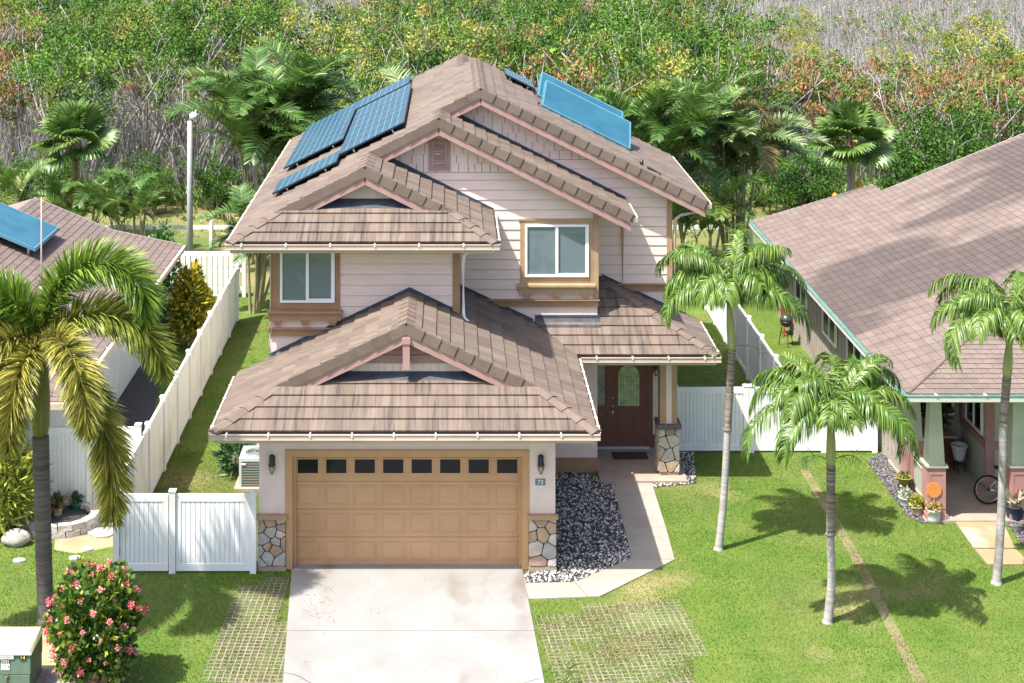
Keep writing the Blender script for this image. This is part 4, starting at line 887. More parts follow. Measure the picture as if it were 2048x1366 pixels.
# ------------------------------------------------------------------ neighbouring houses
m_shR = M('brown_shingle', (.175, .135, .118), (.145, .112, .098), 2.2, .9, .3, 40, rnd=.09, c3=(.085, .066, .06), scale3=.23, thr3=(.50, .57), stretch3=(.55, 1.5, .4))  # third colour paints stray shadow streaks into the shingles
m_shL = M('rosy_shingle', (.165, .125, .112), (.14, .106, .095), 2.2, .9, .3, 40, rnd=.08)
m_sage = M('sage_stucco', (.42, .45, .34), (.37, .40, .30), 2, .85, .2, 90); m_mauve = M('mauve_trim', (.37, .20, .185), (.33, .175, .16), 3, .7)
m_teal = M('teal_gutter', (.07, .155, .128), (.14, .22, .19), 5, .5); m_palegut = M('pale_gutter', (.50, .52, .46), rough=.5)
m_taupe = M('taupe_siding', (.34, .30, .26), (.29, .255, .22), 2, .8)
def shingle_plane(plan, zf, eave_dir, up, start, mat, w, c, stag, deck):
    Ud = Vector((*eave_dir, 0)).normalized(); o = Vector((*start, zf(*start))); q = (start[0] + up[0], start[1] + up[1]); Vd = (Vector((*q, zf(*q))) - o).normalized()
    uv = [((Vector((*p, zf(*p))) - o).dot(Ud), (Vector((*p, zf(*p))) - o).dot(Vd)) for p in plan]
    pl = ccw(list(plan)); n = len(pl); i = deck.add([(p[0], p[1], zf(*p) - .14) for p in pl] + [(p[0], p[1], zf(*p)) for p in pl]); deck.face(i[:n][::-1]); deck.face(i[n:])
    for k in range(n): deck.face([i[k], i[(k + 1) % n], i[n + (k + 1) % n], i[n + k]])
    return with_mat(tiles_on(o, Ud, Vd, ccw(uv), w, c, .018, .002, stag, 0.0, 0.0, .022, 1.05, ug=.5), mat)
# --- right house
RH = thing('house', 'single-storey sage green house with a wide brown shingle roof and mauve porch piers', 'house', (15, 8, 0))
NX, NY, NE = 10.28, 1.95, 3.05; k1, k2, XK, XT = .303, .405, 14.4, 20.5; zK = NE + k1 * (XK - NX); YK = NY + (XK - NX)
lowz = lambda x, y: NE + k1 * (x - NX); upz = lambda x, y: zK + k2 * (x - XK); flow = lambda x, y: NE + k1 * (y - NY); fup = lambda x, y: zK + k2 * (y - YK)
dk = MB(); ps = []
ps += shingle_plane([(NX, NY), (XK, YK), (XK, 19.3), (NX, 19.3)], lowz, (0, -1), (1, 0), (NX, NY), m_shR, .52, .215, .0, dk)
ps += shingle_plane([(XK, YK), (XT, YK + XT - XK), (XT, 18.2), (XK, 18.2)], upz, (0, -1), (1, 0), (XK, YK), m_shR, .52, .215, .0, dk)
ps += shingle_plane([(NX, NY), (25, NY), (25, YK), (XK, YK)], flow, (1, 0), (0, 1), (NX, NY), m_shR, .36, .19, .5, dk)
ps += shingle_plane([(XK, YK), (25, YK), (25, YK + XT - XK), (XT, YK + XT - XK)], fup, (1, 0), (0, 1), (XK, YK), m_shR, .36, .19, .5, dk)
dk.face(dk.add([(XT, YK + XT - XK, upz(XT, 0) - .01), (XT, 18.2, upz(XT, 0) - .01), (25, 18.2, upz(XT, 0) - .4), (25, YK + XT - XK, fup(0, YK + XT - XK) - .01)]))
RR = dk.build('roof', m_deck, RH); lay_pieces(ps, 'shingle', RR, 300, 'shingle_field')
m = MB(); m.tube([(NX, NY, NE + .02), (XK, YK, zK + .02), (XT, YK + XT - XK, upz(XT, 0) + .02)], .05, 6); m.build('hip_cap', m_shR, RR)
MB().hexa([(NX, 19.29, NE - .16), (XK, 19.29, zK - .16), (XK, 19.33, zK - .16), (NX, 19.33, NE - .16), (NX, 19.29, NE + .02), (XK, 19.29, zK + .02), (XK, 19.33, zK + .02), (NX, 19.33, NE + .02)]).build('rake_board', m_taupe, RR)
MB().hexa([(XK, 18.19, zK - .16), (XT, 18.19, upz(XT, 0) - .16), (XT, 18.23, upz(XT, 0) - .16), (XK, 18.23, zK - .16), (XK, 18.19, zK + .03), (XT, 18.19, upz(XT, 0) + .03), (XT, 18.23, upz(XT, 0) + .03), (XK, 18.23, zK + .03)]).build('rake_board', m_taupe, RR)
MB().use(m_palegut).box(NX - .10, 25, NY - .11, NY - .005, NE - .13, NE - .02).use(m_teal).box(NX - .11, 25, NY - .12, NY - .0, NE - .019, NE + .004).build('gutter', None, RR)
MB().use(m_palegut).box(NX - .115, NX - .012, NY - .0, 19.3, NE - .13, NE - .02).use(m_teal).box(NX - .125, NX - .0, NY + .001, 19.3, NE - .019, NE + .004).build('gutter', None, RR)
for k in range(7): MB().use(m_white).box(NX + .6 + k * 1.1, NX + .64 + k * 1.1, NY - .14, NY + .02, NE + .0125, NE + .03).build('gutter_strap', None, RR)
for (x, y, a, b) in ((19.0, 15.9, .55, .28), (18.9, 13.9, .5, .25)):
    z = upz(x, 0); MB().use(M('skylight', (.25, .32, .34), rough=.3, spec=.6)).hexa([(x, y, z), (x + a, y, z + a * k2), (x + a, y + b, z + a * k2), (x, y + b, z), (x, y, z + .12), (x + a, y, z + .12 + a * k2), (x + a, y + b, z + .12 + a * k2), (x, y + b, z + .12)]).build('skylight', None, RR)
MB().use(m_white).hexa([(17.4, 13.0, upz(17.4, 0)), (17.75, 13.0, upz(17.75, 0)), (17.75, 13.3, upz(17.75, 0)), (17.4, 13.3, upz(17.4, 0)), (17.45, 13.05, upz(17.4, 0) + .14), (17.7, 13.05, upz(17.75, 0) + .10), (17.7, 13.25, upz(17.75, 0) + .10), (17.45, 13.25, upz(17.4, 0) + .14)]).build('roof_vent', None, RR)
# walls: side wall with boards, porch recess, front wall
ww = MB(); ww.box(11.05, 11.2, 4.6, 19, 0, 3.2); ww.box(11.2, 12.85, 5.95, 6.1, 0, 3.15); RW = ww.build('side_wall', m_taupe, RH)
bt = boxmesh('batten', -.025, -.001, -.03, .03, .3, 2.98, m_taupe)
for k in range(44): mobj('batten', bt, RW, Matrix.Translation((11.05, 4.8 + k * .32, 0)))
def plainwin(par, plane, c, w, h, off, nm='window'):
    """dark glazed window; plane 'X' faces -X at x=c[0], 'Y' faces -Y at y=c[1]"""
    m = MB().use(m_white); g = MB().use(m_gdglass)
    def bx(mm, a0, a1, z0, z1, d0, d1):
        if plane == 'X': mm.box(c[0] - d1, c[0] - d0, c[1] + a0, c[1] + a1, c[2] + z0, c[2] + z1)
        else: mm.box(c[0] + a0, c[0] + a1, c[1] - d1, c[1] - d0, c[2] + z0, c[2] + z1)
    bx(m, 0, w, 0, .06, .002, .06); bx(m, 0, w, h - .06, h, .002, .06); bx(m, 0, .06, .06, h - .06, .002, .059); bx(m, w - .06, w, .06, h - .06, .002, .059); bx(m, w / 2 - .03, w / 2 + .03, .06, h - .06, .002, .055)
    f = m.build(nm, None, par); bx(g, .06, w - .06, .06, h - .06, .003, .03); g.build('pane', None, f)
for y in (8.3, 11.0, 14.5): plainwin(RW, 'X', (11.03, y, 1.3), 1.5, 1.3, 0)
pw = MB(); pw.box(12.85, 13.0, 4.15, 6.1, 0, 3.5); pw.box(12.999, 25, 4.15, 4.3, 0, 3.5); PWL = pw.build('porch_wall', m_sage, RH)
tr = MB().use(m_mauve); tr.box(12.80, 12.85, 4.16, 5.94, 1.0, 1.18); tr.box(12.80, 13.02, 4.10, 4.15, 0, 3.0); tr.box(13.021, 25, 4.10, 4.149, 1.0, 1.18); tr.box(12.79, 12.849, 5.7, 5.94, 1.181, 3); tr.build('porch_trim', None, PWL)
plainwin(PWL, 'X', (12.84, 4.35, 1.25), 1.15, 1.4, 0); plainwin(RW, 'Y', (11.25, 5.94, 1.2), .7, 1.5, 0); plainwin(RW, 'Y', (12.05, 5.94, 1.2), .6, 1.5, 0); plainwin(PWL, 'Y', (13.6, 4.1, 1.2), 1.5, 1.5, 0)
boxo('porch_floor', m_slabgrey, RH, 11.0, 25, 2.33, 5.95, 0, .06); boxo('porch_beam', m_sage, RH, 10.85, 25, 2.45, 2.75, 2.70, 2.905); boxo('porch_beam', m_sage, RH, 10.85, 11.15, 2.751, 4.6, 2.70, 2.905)
boxo('soffit', m_palegut, RH, NX + .02, 25, NY + .02, 5.9, 2.907, 2.915)
def taper_col(x, y, name='porch_column'):
    a, b = .235, .125
    p = MB().use(m_mauve).box(x - .21, x + .21, y - .21, y + .21, .18, 1.24).box(x - .24, x + .24, y - .24, y + .24, .06, .18)
    for s in (-1,): p.box(x - .14, x + .14, y - .222, y - .2105, .30, .36).box(x - .14, x + .14, y - .222, y - .2105, 1.08, 1.14).box(x - .20, x - .14, y - .2215, y - .2105, .30, 1.14).box(x + .14, x + .20, y - .2215, y - .2105, .30, 1.14)
    c = p.build(name, None, RH)
    MB().use(m_sage).box(x - .25, x + .25, y - .25, y + .25, 1.241, 1.29).hexa([(x - .19, y - .19, 1.291), (x + .19, y - .19, 1.291), (x + .19, y + .19, 1.291), (x - .19, y + .19, 1.291), (x - b, y - b, 2.70), (x + b, y - b, 2.70), (x + b, y + b, 2.70), (x - b, y + b, 2.70)]).build('column_shaft', None, c)
    MB().use(m_slabgrey).box(x - .26, x + .26, y - .26, y + .26, 0, .0595).build('column_base', None, c)
taper_col(11.08, 2.60); taper_col(11.10, 4.28); taper_col(12.98, 2.60); taper_col(15.6, 2.6)
rl = MB().use(m_sage); rl.box(11.03, 11.15, 2.82, 4.06, .95, 1.0).box(11.06, 11.12, 2.82, 4.06, .78, .82).box(11.06, 11.12, 2.82, 4.06, .12, .17); RAIL = rl.build('railing', None, RH)
for k in range(10): boxo('baluster', m_sage, RAIL, 11.075, 11.105, 2.88 + k * .125, 2.91 + k * .125, .17, .78)
for k in range(3):
    y = 2.86 + k * .40; MB().use(m_sage).tube([(11.09, y, .82), (11.09, y + .36, .95)], .012, 4).tube([(11.09, y, .95), (11.09, y + .36, .82)], .012, 4).build('cross_brace', None, RAIL)
# --- left house
LH = thing('house', 'low neighbouring house with a flared rose-brown shingle roof and blue collector', 'house', (-13, 8, 0))
LX, LY, LE = -8.55, 1.65, 2.98; xk, xt = -10.8, -13.3; zk = LE + .21 * (LX - xk); yk = LY + (LX - xk)
lz = lambda x, y: LE + .21 * (LX - x); uz = lambda x, y: zk + .42 * (xk - x); lf = lambda x, y: LE + .21 * (y - LY); uf = lambda x, y: zk + .42 * (y - yk)
dk = MB(); ps = []
ps += shingle_plane([(LX, LY), (LX, 16.2), (xk, 16.2), (xk, yk)], lz, (0, 1), (-1, 0), (LX, LY), m_shL, .50, .21, .5, dk)
ps += shingle_plane([(xk, yk), (xk, 16.2), (xt, 16.2), (xt, yk + xk - xt)], uz, (0, 1), (-1, 0), (xk, yk), m_shL, .50, .21, .5, dk)
ps += shingle_plane([(LX, LY), (xk, yk), (-22, yk), (-22, LY)], lf, (1, 0), (0, 1), (LX, LY), m_shL, .36, .19, .5, dk)
ps += shingle_plane([(xk, yk), (xt, yk + xk - xt), (-22, yk + xk - xt), (-22, yk)], uf, (1, 0), (0, 1), (xk, yk), m_shL, .36, .19, .5, dk)
zt = uz(xt, 0); dk.face(dk.add([(xt, yk + xk - xt, zt - .01), (xt, 16.2, zt - .01), (-22, 16.2, 2.0), (-22, yk + xk - xt, zt - .4)]))
LR = dk.build('roof', m_deck, LH); lay_pieces(ps, 'shingle', LR, 300, 'shingle_field')
MB().use(m_gutter).box(-22, LX + .10, LY - .11, LY - .004, LE - .13, LE + .0).box(LX + .004, LX + .11, LY + .0, 16.2, LE - .13, LE + .0).build('gutter', None, LR)
for k in range(13): MB().use(m_white).box(LX - .03, LX + .12, LY + .6 + k * 1.1, LY + .64 + k * 1.1, LE + .001, LE + .016).build('gutter_strap', None, LR)
MB().hexa([(LX, 16.19, LE - .16), (xk, 16.19, zk - .16), (xk, 16.23, zk - .16), (LX, 16.23, LE - .16), (LX, 16.19, LE + .03), (xk, 16.19, zk + .03), (xk, 16.23, zk + .03), (LX, 16.23, LE + .03)]).build('rake_board', m_taupe, LR)
MB().hexa([(xk, 16.19, zk - .16), (xt, 16.19, zt - .16), (xt, 16.23, zt - .16), (xk, 16.23, zk - .16), (xk, 16.19, zk + .03), (xt, 16.19, zt + .03), (xt, 16.23, zt + .03), (xk, 16.23, zk + .03)]).build('rake_board', m_taupe, LR)
lw = MB(); lw.box(-9.5, -9.35, 2.6, 16, 0, 2.86); lw.box(-22, -9.5, 2.6, 2.75, 0, 2.86); LWL = lw.build('wall', M('grey_blue_siding', (.50, .54, .56), (.44, .48, .50), 2, .7), LH)
boxo('wainscot', m_taupe, LWL, -22, -9.36, 2.55, 2.6, 0, 1.0)
for k in range(12): boxo('batten', m_white, LWL, -9.45 - k * .3, -9.40 - k * .3, 2.565, 2.6, 1.05, 2.8)
plainwin(LWL, 'Y', (-12.5, 2.58, 1.1), 1.6, 1.2, 0)
COLL = thing('roof_collector', 'big blue solar collector on the low flared shingle roof', 'solar collector', (-13, 12, uz(-13, 0)))
def cq(x0, x1, y0, y1, h0, h1): return [(x0, y0, uz(x0, 0) + h0), (x1, y0, uz(x1, 0) + h0), (x1, y1, uz(x1, 0) + h0), (x0, y1, uz(x0, 0) + h0), (x0, y0, uz(x0, 0) + h1), (x1, y0, uz(x1, 0) + h1), (x1, y1, uz(x1, 0) + h1), (x0, y1, uz(x0, 0) + h1)]
MB().use(m_collframe).hexa(cq(-15.2, -11.75, dY(42.5), dY(45.1), .26, .36)).build('casing', None, COLL); MB().use(m_coll).hexa(cq(-15.15, -11.8, dY(42.56), dY(45.04), .3605, .366)).build('glazing', None, COLL)
for x in (-12.0, -13.2):
    for y in (42.7, 44.9): MB().use(m_steel).box(x - .03, x + .03, dY(y) - .03, dY(y) + .03, uz(x, 0) - .01, uz(x, 0) + .27).build('leg', None, COLL)
AN = thing('antenna_rod', 'thin pale antenna rod standing on the flared shingle roof', 'antenna', (-11.05, dY(40.6), uz(-11.05, 0)))
MB().tube([(-11.05, dY(40.6), uz(-11.05, 0)), (-11.06, dY(40.6), 4.4), (-11.06, dY(40.6), 6.05)], [.028, .022, .015], 8).build('rod', m_gutter, AN); MB().lathe((-11.05, dY(40.6), uz(-11.05, 0)), [(.07, 0), (.07, .05), (.03, .09)], 10).build('base', m_gutter, AN)
# ------------------------------------------------------------------ leaves
m_leaf = M('leaf', (1, 1, 1), attr=True, rough=.42, trans=.22, spec=.5, rnd=.12)
m_wleaf = M('woodland_leaf', (1, 1, 1), attr=True, rough=.75, trans=.18, spec=.12, rnd=.10)
m_bark = M('grey_bark', (.36, .335, .32), (.23, .21, .20), 6, .95, .6, 30, (1, 1, .4))
m_palmbark = M('pale_ringed_trunk', (.40, .38, .36), (.27, .25, .235), 3, .9, .5, 14, (.6, .6, 9), c3=(.17, .15, .13), scale3=2.2, thr3=(.55, .75), stretch3=(1, 1, .8))
m_palmdark = M('dark_ringed_trunk', (.085, .075, .072), (.16, .14, .13), 3, .9, .5, 14, (.5, .5, 7))
m_shaft = M('green_crownshaft', (.26, .30, .10), (.36, .36, .16), 3, .45, .1, 20, (5, 5, .5))
def nrm(a): return a / np.maximum(np.linalg.norm(a, axis=-1, keepdims=True), 1e-9)
def strips(base, d0, length, width, wdir, droop, cols, segs=3, tip=None):
    """many tapering, bending leaflets at once -> verts, tris, colours"""
    n = len(base); V = np.empty((n, 2 * segs + 1, 3)); C = np.empty((n, 2 * segs + 1, 3)); p = base.copy(); d = nrm(d0)
    prof = [.75, 1.0, .8, .6, .5][:segs]
    for k in range(segs):
        w = wdir * (width * prof[k])[:, None]; V[:, 2 * k] = p - w; V[:, 2 * k + 1] = p + w
        f = 1 + .25 * (k / segs); C[:, 2 * k] = cols * f; C[:, 2 * k + 1] = cols * f
        p = p + d * (length / segs)[:, None]; d = nrm(d + np.array([0, 0, -1.0]) * droop[:, None])
    V[:, -1] = p; C[:, -1] = cols * 1.25 if tip is None else tip
    fs = []
    for k in range(segs - 1): fs += [(2 * k, 2 * k + 1, 2 * k + 3), (2 * k, 2 * k + 3, 2 * k + 2)]
    fs.append((2 * segs - 2, 2 * segs - 1, 2 * segs)); fs = np.array(fs)
    Fc = (np.arange(n)[:, None, None] * (2 * segs + 1) + fs[None]).reshape(-1, 3)
    return V.reshape(-1, 3), Fc, C.reshape(-1, 3)
def rachis(L, e0, e1, pw, n=40):
    s = np.linspace(0, 1, n); e = np.radians(e0 + (e1 - e0) * s ** pw); T = np.stack([np.cos(e), np.zeros(n), np.sin(e)], 1)
    P = np.vstack([[0, 0, 0], np.cumsum((T[1:] + T[:-1]) / 2 * (L / (n - 1)), axis=0)]); return s, P, T
def frond_mesh(name, L, e0, e1, pw=1.2, n=46, ll=.55, lw=.016, style='arch', col=(.10, .20, .025), col2=(.24, .32, .05), seed=0, start=.12, droop=.35, segs=3, tw=0.0):
    r = np.random.default_rng(seed); s, P, T = rachis(L, e0, e1, pw)
    m = n * 2 if style != 'fox' else n
    t = np.repeat(np.linspace(start, .995, n), 2) if style != 'fox' else np.sort(r.uniform(start, 1, n)); t = np.clip(t + r.normal(0, .004, len(t)), start, 1)
    base = np.stack([np.interp(t, s, P[:, k]) for k in range(3)], 1); tan = nrm(np.stack([np.interp(t, s, T[:, k]) for k in range(3)], 1))
    side = np.tile([1, -1], n)[:len(t)] if style != 'fox' else np.ones(len(t)); S = np.zeros((len(t), 3)); S[:, 1] = side
    N = np.cross(tan, np.array([0, 1.0, 0])); N = N * np.sign(N[:, 2:3] + 1e-6) if style == 'x' else -np.cross(np.array([0, 1.0, 0]), tan) * -1
    N = np.cross(np.array([0, -1.0, 0]), tan) * -1
    N = np.stack([-tan[:, 2], np.zeros(len(t)), tan[:, 0]], 1)
    prof = np.sin(np.pi * np.clip(.12 + .80 * (t - start) / (1 - start), 0, 1)) ** .7
    ln = ll * prof * r.uniform(.85, 1.12, len(t))
    fwd = .35 + .75 * t
    if style == 'fox':
        a = r.uniform(0, 2 * np.pi, len(t)); d0 = (np.cos(a)[:, None] * np.array([0, 1.0, 0]) + np.sin(a)[:, None] * N) + tan * .75; dr = np.full(len(t), droop) * r.uniform(.5, 1.3, len(t))
    else:
        vv = r.normal(.38, .15, len(t)); d0 = S + tan * fwd[:, None] + N * vv[:, None]; dr = droop * r.uniform(.6, 1.5, len(t))
    wd = nrm(np.cross(nrm(d0), N if style != 'fox' else nrm(np.cross(tan, d0)))); wd = nrm(wd + r.normal(0, .25, wd.shape))
    q = r.random(len(t))[:, None] ** 1.5; cols = np.array(col) * (1 - q) + np.array(col2) * q; cols = cols * r.uniform(.8, 1.2, (len(t), 1))
    V, Fc, C = strips(base, d0, ln, np.full(len(t), lw) * r.uniform(.8, 1.2, len(t)), wd, dr, cols, segs)
    # the rachis as a thin four-sided stalk
    idx = np.arange(0, 40, 3); PP = P[idx]; rr = np.linspace(.022, .004, len(idx)) * (L / 2.2) ** .5; k0 = len(V); RV = []
    for j in range(4): RV.append(PP + np.array([0, 1.0, 0]) * (math.cos(j * math.pi / 2) * rr)[:, None] + np.stack([-T[idx][:, 2], np.zeros(len(idx)), T[idx][:, 0]], 1) * (math.sin(j * math.pi / 2) * rr)[:, None])
    RV = np.stack(RV, 1).reshape(-1, 3); RF = []
    for k in range(len(idx) - 1):
        for j in range(4):
            a, b = k0 + 4 * k + j, k0 + 4 * k + (j + 1) % 4; RF += [(a, b, b + 4), (a, b + 4, a + 4)]
    V = np.vstack([V, RV]); Fc = np.vstack([Fc, RF]); C = np.vstack([C, np.tile(np.array([.22, .24, .07]), (len(RV), 1))])
    return npmesh(name, V, Fc, 3, m_leaf, C)
def ringed(path, r0, r1, rings, bulge=.06):
    path = [Vector(p) for p in path]; pts, rad = [], []
    for k in range(rings * 2 + 1):
        t = k / (rings * 2); u = t * (len(path) - 1); i = min(int(u), len(path) - 2); f = u - i
        p0 = path[max(i - 1, 0)]; p1 = path[i]; p2 = path[i + 1]; p3 = path[min(i + 2, len(path) - 1)]
        p = .5 * ((2 * p1) + (p2 - p0) * f + (2 * p0 - 5 * p1 + 4 * p2 - p3) * f * f + (3 * p1 - p0 - 3 * p2 + p3) * f ** 3)
        pts.append(p); rad.append((r0 + (r1 - r0) * t ** .6) * (1 + (bulge if k % 2 else -bulge)) * (1 + .35 * max(0, .06 - t) / .06))
    return pts, rad
# ------------------------------------------------------------------ front palms
def fan_out(t, top, fr, meshes=None, **kw):
    for k, (az, e0, e1, L) in enumerate(fr):
        front = 225 < az % 360 < 315; e0 = min(84, e0 + (26 if front else 14)); L = L * (.80 if front else 1.12) * random.uniform(.86, 1.1); e1 = e1 + random.uniform(-16, 14); az = az + random.uniform(-9, 9)
        me = frond_mesh('frond', L, e0, e1 + (25 if front else 0), seed=hash((t.name, k)) % 9999 if False else k * 37 + len(t.name) * 11 + int(top[0] * 10) % 97, **kw)
        W = Matrix.Translation(Vector(top)) @ Matrix.Rotation(math.radians(az), 4, 'Z') @ Matrix.Rotation(random.uniform(-.35, .35), 4, 'X'); mobj('frond', me, t, W)
def christmas_palm(label, base, dark_top, shaft0, shaft1, fr, lean=0.0, r=.085, seedpods=None):
    b = GP(*base); d = b.y + D0; q = PX(*dark_top, d); s0 = PX(*shaft0, d); s1 = PX(*shaft1, d)
    t = thing('palm_tree', label, 'palm', b)
    pts, rad = ringed([b - Vector((0, 0, .03)), b.lerp(q, .45) + Vector((lean, 0, 0)), q], r * 1.12, r * .86, 42, .02); MB().tube(pts, rad, 12).build('trunk', m_palmbark, t)
    if (q - s0).length > .05:
        pts, rad = ringed([q, s0], r * .93, r * 1.0, 24, .07); MB().tube(pts, rad, 12).build('trunk_rings', M('scarred_trunk', (.11, .09, .075), (.30, .26, .22), 3, .95, .6, 14, (.6, .6, 9)), t)
    dv = s1 - s0; MB().tube([s0, s0 + dv * .15, s0 + dv * .5, s0 + dv * .85, s1 + dv * .1], [r * .9, r * 1.12, r * 1.05, r * .75, r * .55], 12).build('crownshaft', m_shaft, t)
    fr = fr + [((a * 37 + int(base[0])) % 360, 64 - 7 * (a % 3), -62 - 9 * (a % 4), 1.5 + .12 * (a % 3)) for a in range(11)]
    fan_out(t, s1, fr, n=86, ll=.66, lw=.0148, col=(.038, .10, .011), col2=(.175, .25, .04), droop=1.25, segs=4, pw=1.55)
    if seedpods:
        for az, z0, L in seedpods:
            me = frond_mesh('flower_stalk', L, 30, -60, n=26, ll=.3, lw=.006, col=(.12, .22, .08), col2=(.3, .34, .18), droop=.3, start=.25, style='fox', seed=int(az)); mobj('flower_stalk', me, t, Matrix.Translation(s0 + Vector((0, 0, .05))) @ Matrix.Rotation(math.radians(az), 4, 'Z'))
F1 = [(5, 45, -85, 1.9), (35, 60, -70, 2.0), (72, 55, -60, 1.9), (110, 62, -60, 1.9), (150, 58, -75, 2.0), (182, 42, -88, 2.0), (205, 30, -95, 2.05), (235, 35, -90, 1.85), (268, 45, -80, 1.8), (300, 38, -85, 1.8), (332, 32, -90, 2.0), (350, 20, -95, 1.9), (80, 82, 5, 1.6), (200, 78, -10, 1.7), (320, 75, -20, 1.7), (165, 15, -95, 1.7)]
christmas_palm('tall slim palm with a pale trunk in the lawn beside the porch walkway', (1437, 1099), (1455, 860), (1464, 700), (1458, 606), F1, .03, .085, [(200, 0, .75), (340, 0, .8)])
F2 = [(0, 42, -80, 2.0), (28, 52, -70, 2.05), (60, 60, -60, 1.9), (100, 58, -55, 1.8), (140, 60, -65, 1.9), (172, 45, -80, 2.0), (196, 22, -98, 2.1), (222, 32, -92, 2.0), (250, 40, -92, 2.0), (285, 38, -88, 1.8), (315, 35, -88, 1.9), (342, 22, -92, 2.1), (120, 82, 8, 1.6), (40, 76, -15, 1.7), (220, 74, -20, 1.6), (8, 12, -98, 1.9)]
christmas_palm('shorter palm standing mid-lawn whose fronds overhang the white fence', (1655, 1244), (1661, 1070), (1662, 930), (1662, 842), F2, .05, .088, [(150, 0, .7), (20, 0, .85)])
F3 = [(178, 55, -92, 2.3), (160, 70, -70, 2.2), (200, 40, -100, 2.1), (130, 62, -60, 2.0), (90, 66, -50, 1.8), (45, 60, -60, 1.9), (10, 50, -80, 1.9), (340, 35, -90, 1.9), (300, 40, -88, 1.8), (255, 45, -85, 1.7), (225, 55, -75, 1.9), (70, 82, 0, 1.6), (190, 78, -30, 1.9), (20, 74, -25, 1.7)]
christmas_palm('slim palm in front of the sage house porch and its bicycle', (1993, 1167), (2006, 850), (2014, 755), (2019, 680), F3, .04, .088)
# foxtail palm on the left
b = GP(92, 1245); d = b.y + D0; FX = thing('foxtail_palm', 'big bushy foxtail palm with a thick dark ringed trunk', 'palm', b)
q = PX(81, 872, d); pts, rad = ringed([b - Vector((0, 0, .03)), PX(86, 1060, d), q], .15, .165, 46, .025); MB().tube(pts, rad, 14).build('trunk', m_palmdark, FX)
s1 = PX(86, 690, d); MB().tube([q, q.lerp(s1, .12), q.lerp(s1, .4), q.lerp(s1, .7), s1], [.14, .175, .17, .13, .10], 14).build('crownshaft', M('olive_crownshaft', (.15, .16, .05), (.22, .21, .08), 3, .5, .1, 20, (5, 5, .5)), FX)
FXF = [(350, 88, -112, 4.0, 1.5, 0), (352, 55, -85, 3.3, 1.1, 1), (326, 8, -97, 4.0, .62, 2), (308, 42, -92, 2.9, .9, 2), (190, 62, -88, 3.2, 1.1, 1), (205, 5, -98, 4.0, .62, 2), (228, 40, -92, 3.1, .9, 2), (172, 74, -80, 3.0, 1.3, 0), (262, 25, -97, 2.6, .8, 2), (205, 75, -100, 3.0, 1.4, 0)]
for k, (az, e0, e1, L, pw, c) in enumerate(FXF):
    ca, cb = [((.06, .13, .012), (.24, .33, .045)), ((.07, .12, .012), (.38, .38, .07)), ((.085, .11, .014), (.47, .41, .09))][c]
    me = frond_mesh('frond', L, e0, e1, pw, int(400 * L), .68, .0145, 'fox', ca, cb, 50 + k, .07, .20, 3)
    mobj('frond', me, FX, Matrix.Translation(s1) @ Matrix.Rotation(math.radians(az), 4, 'Z'))
# ------------------------------------------------------------------ background palms
AF = [frond_mesh('frond', L, 82, e1, 1.5, 74, .64, .0185, col=c, col2=c2, seed=80 + k, droop=.16, start=.20) for k, (L, e1, c, c2) in enumerate([(2.9, -12, (.036, .10, .018), (.135, .24, .045)), (2.7, -40, (.03, .085, .018), (.115, .21, .045)), (2.9, 18, (.055, .13, .022), (.20, .30, .07)), (2.4, -50, (.045, .10, .015), (.20, .23, .04)), (2.4, -95, (.16, .13, .05), (.30, .24, .10)), (3.0, -8, (.08, .15, .04), (.36, .42, .20))])]
def areca(label, loc, h, n, spread, seed, pick=None, stems=6, sc=1.0, group=None):
    r = random.Random(seed); t = thing('areca_palm', label, 'palm', loc, group); b = Vector(loc)
    for s in range(stems):
        a = r.uniform(0, 6.28); top = b + Vector((math.cos(a) * spread * r.uniform(.3, 1), math.sin(a) * spread * r.uniform(.3, 1), h * r.uniform(.55, 1.0)))
        p0 = b + Vector((math.cos(a) * .25, math.sin(a) * .25, -.03)); pts, rad = ringed([p0, p0.lerp(top, .5) + Vector((math.cos(a) * .05, 0, .1)), top], .06, .045, 12, .06); MB().tube(pts, rad, 7).build('stem', M('areca_cane', (.25, .24, .12), (.32, .28, .18), 3, .7, .3, 12, (1, 1, 6)), t)
        for k in range(max(2, n // stems)):
            me = AF[r.choice(pick or [0, 1, 2, 3, 5])]; W = Matrix.Translation(top) @ Matrix.Rotation(a + k * 2.4 + r.uniform(-.4, .4), 4, 'Z') @ Matrix.Rotation(r.uniform(-.12, .48), 4, 'Y') @ Matrix.Rotation(r.uniform(-.25, .25), 4, 'X') @ Matrix.Scale(sc * r.uniform(.75, 1.05), 4); mobj('frond', me, t, W)
def at(px, d): return ((px - VX) * d / F, d - D0, 0)
areca('tall dense feathery palm clump with dark stems beside the light pole', at(520, 57.5), 5.9, 112, 1.9, 1, [0, 1, 0, 3, 2], 16, 1.25)
areca('palm clump between the white side fence and the house corner', at(505, 51.0), 2.7, 44, .8, 2, [0, 1, 3], 8, .85)
areca('glossy green palm clump directly behind the tilted blue collectors', at(1335, 55), 4.8, 84, 1.5, 3, [0, 1, 2, 2], 12, 1.2)
areca('large palm clump with pale upright fronds and a yellow flower spray', at(1468, 56.5), 5.2, 72, .8, 4, [5, 2, 5, 4, 1, 0], 10, 1.18)
areca('palm whose pale frond tips rise behind the solar-panelled roof slope', at(848, 56), 5.4, 20, .5, 5, [5, 2], 5, 1.1)
areca('palm whose crown peeks over the roof ridge near the flat blue panel', at(1052, 56), 5.0, 22, .6, 6, [5, 0, 3], 5, 1.05)
areca('small palm clump rising beside the long solar panel rows', at(665, 54), 4.4, 30, .8, 7, [0, 2, 3], 6, 1.05)
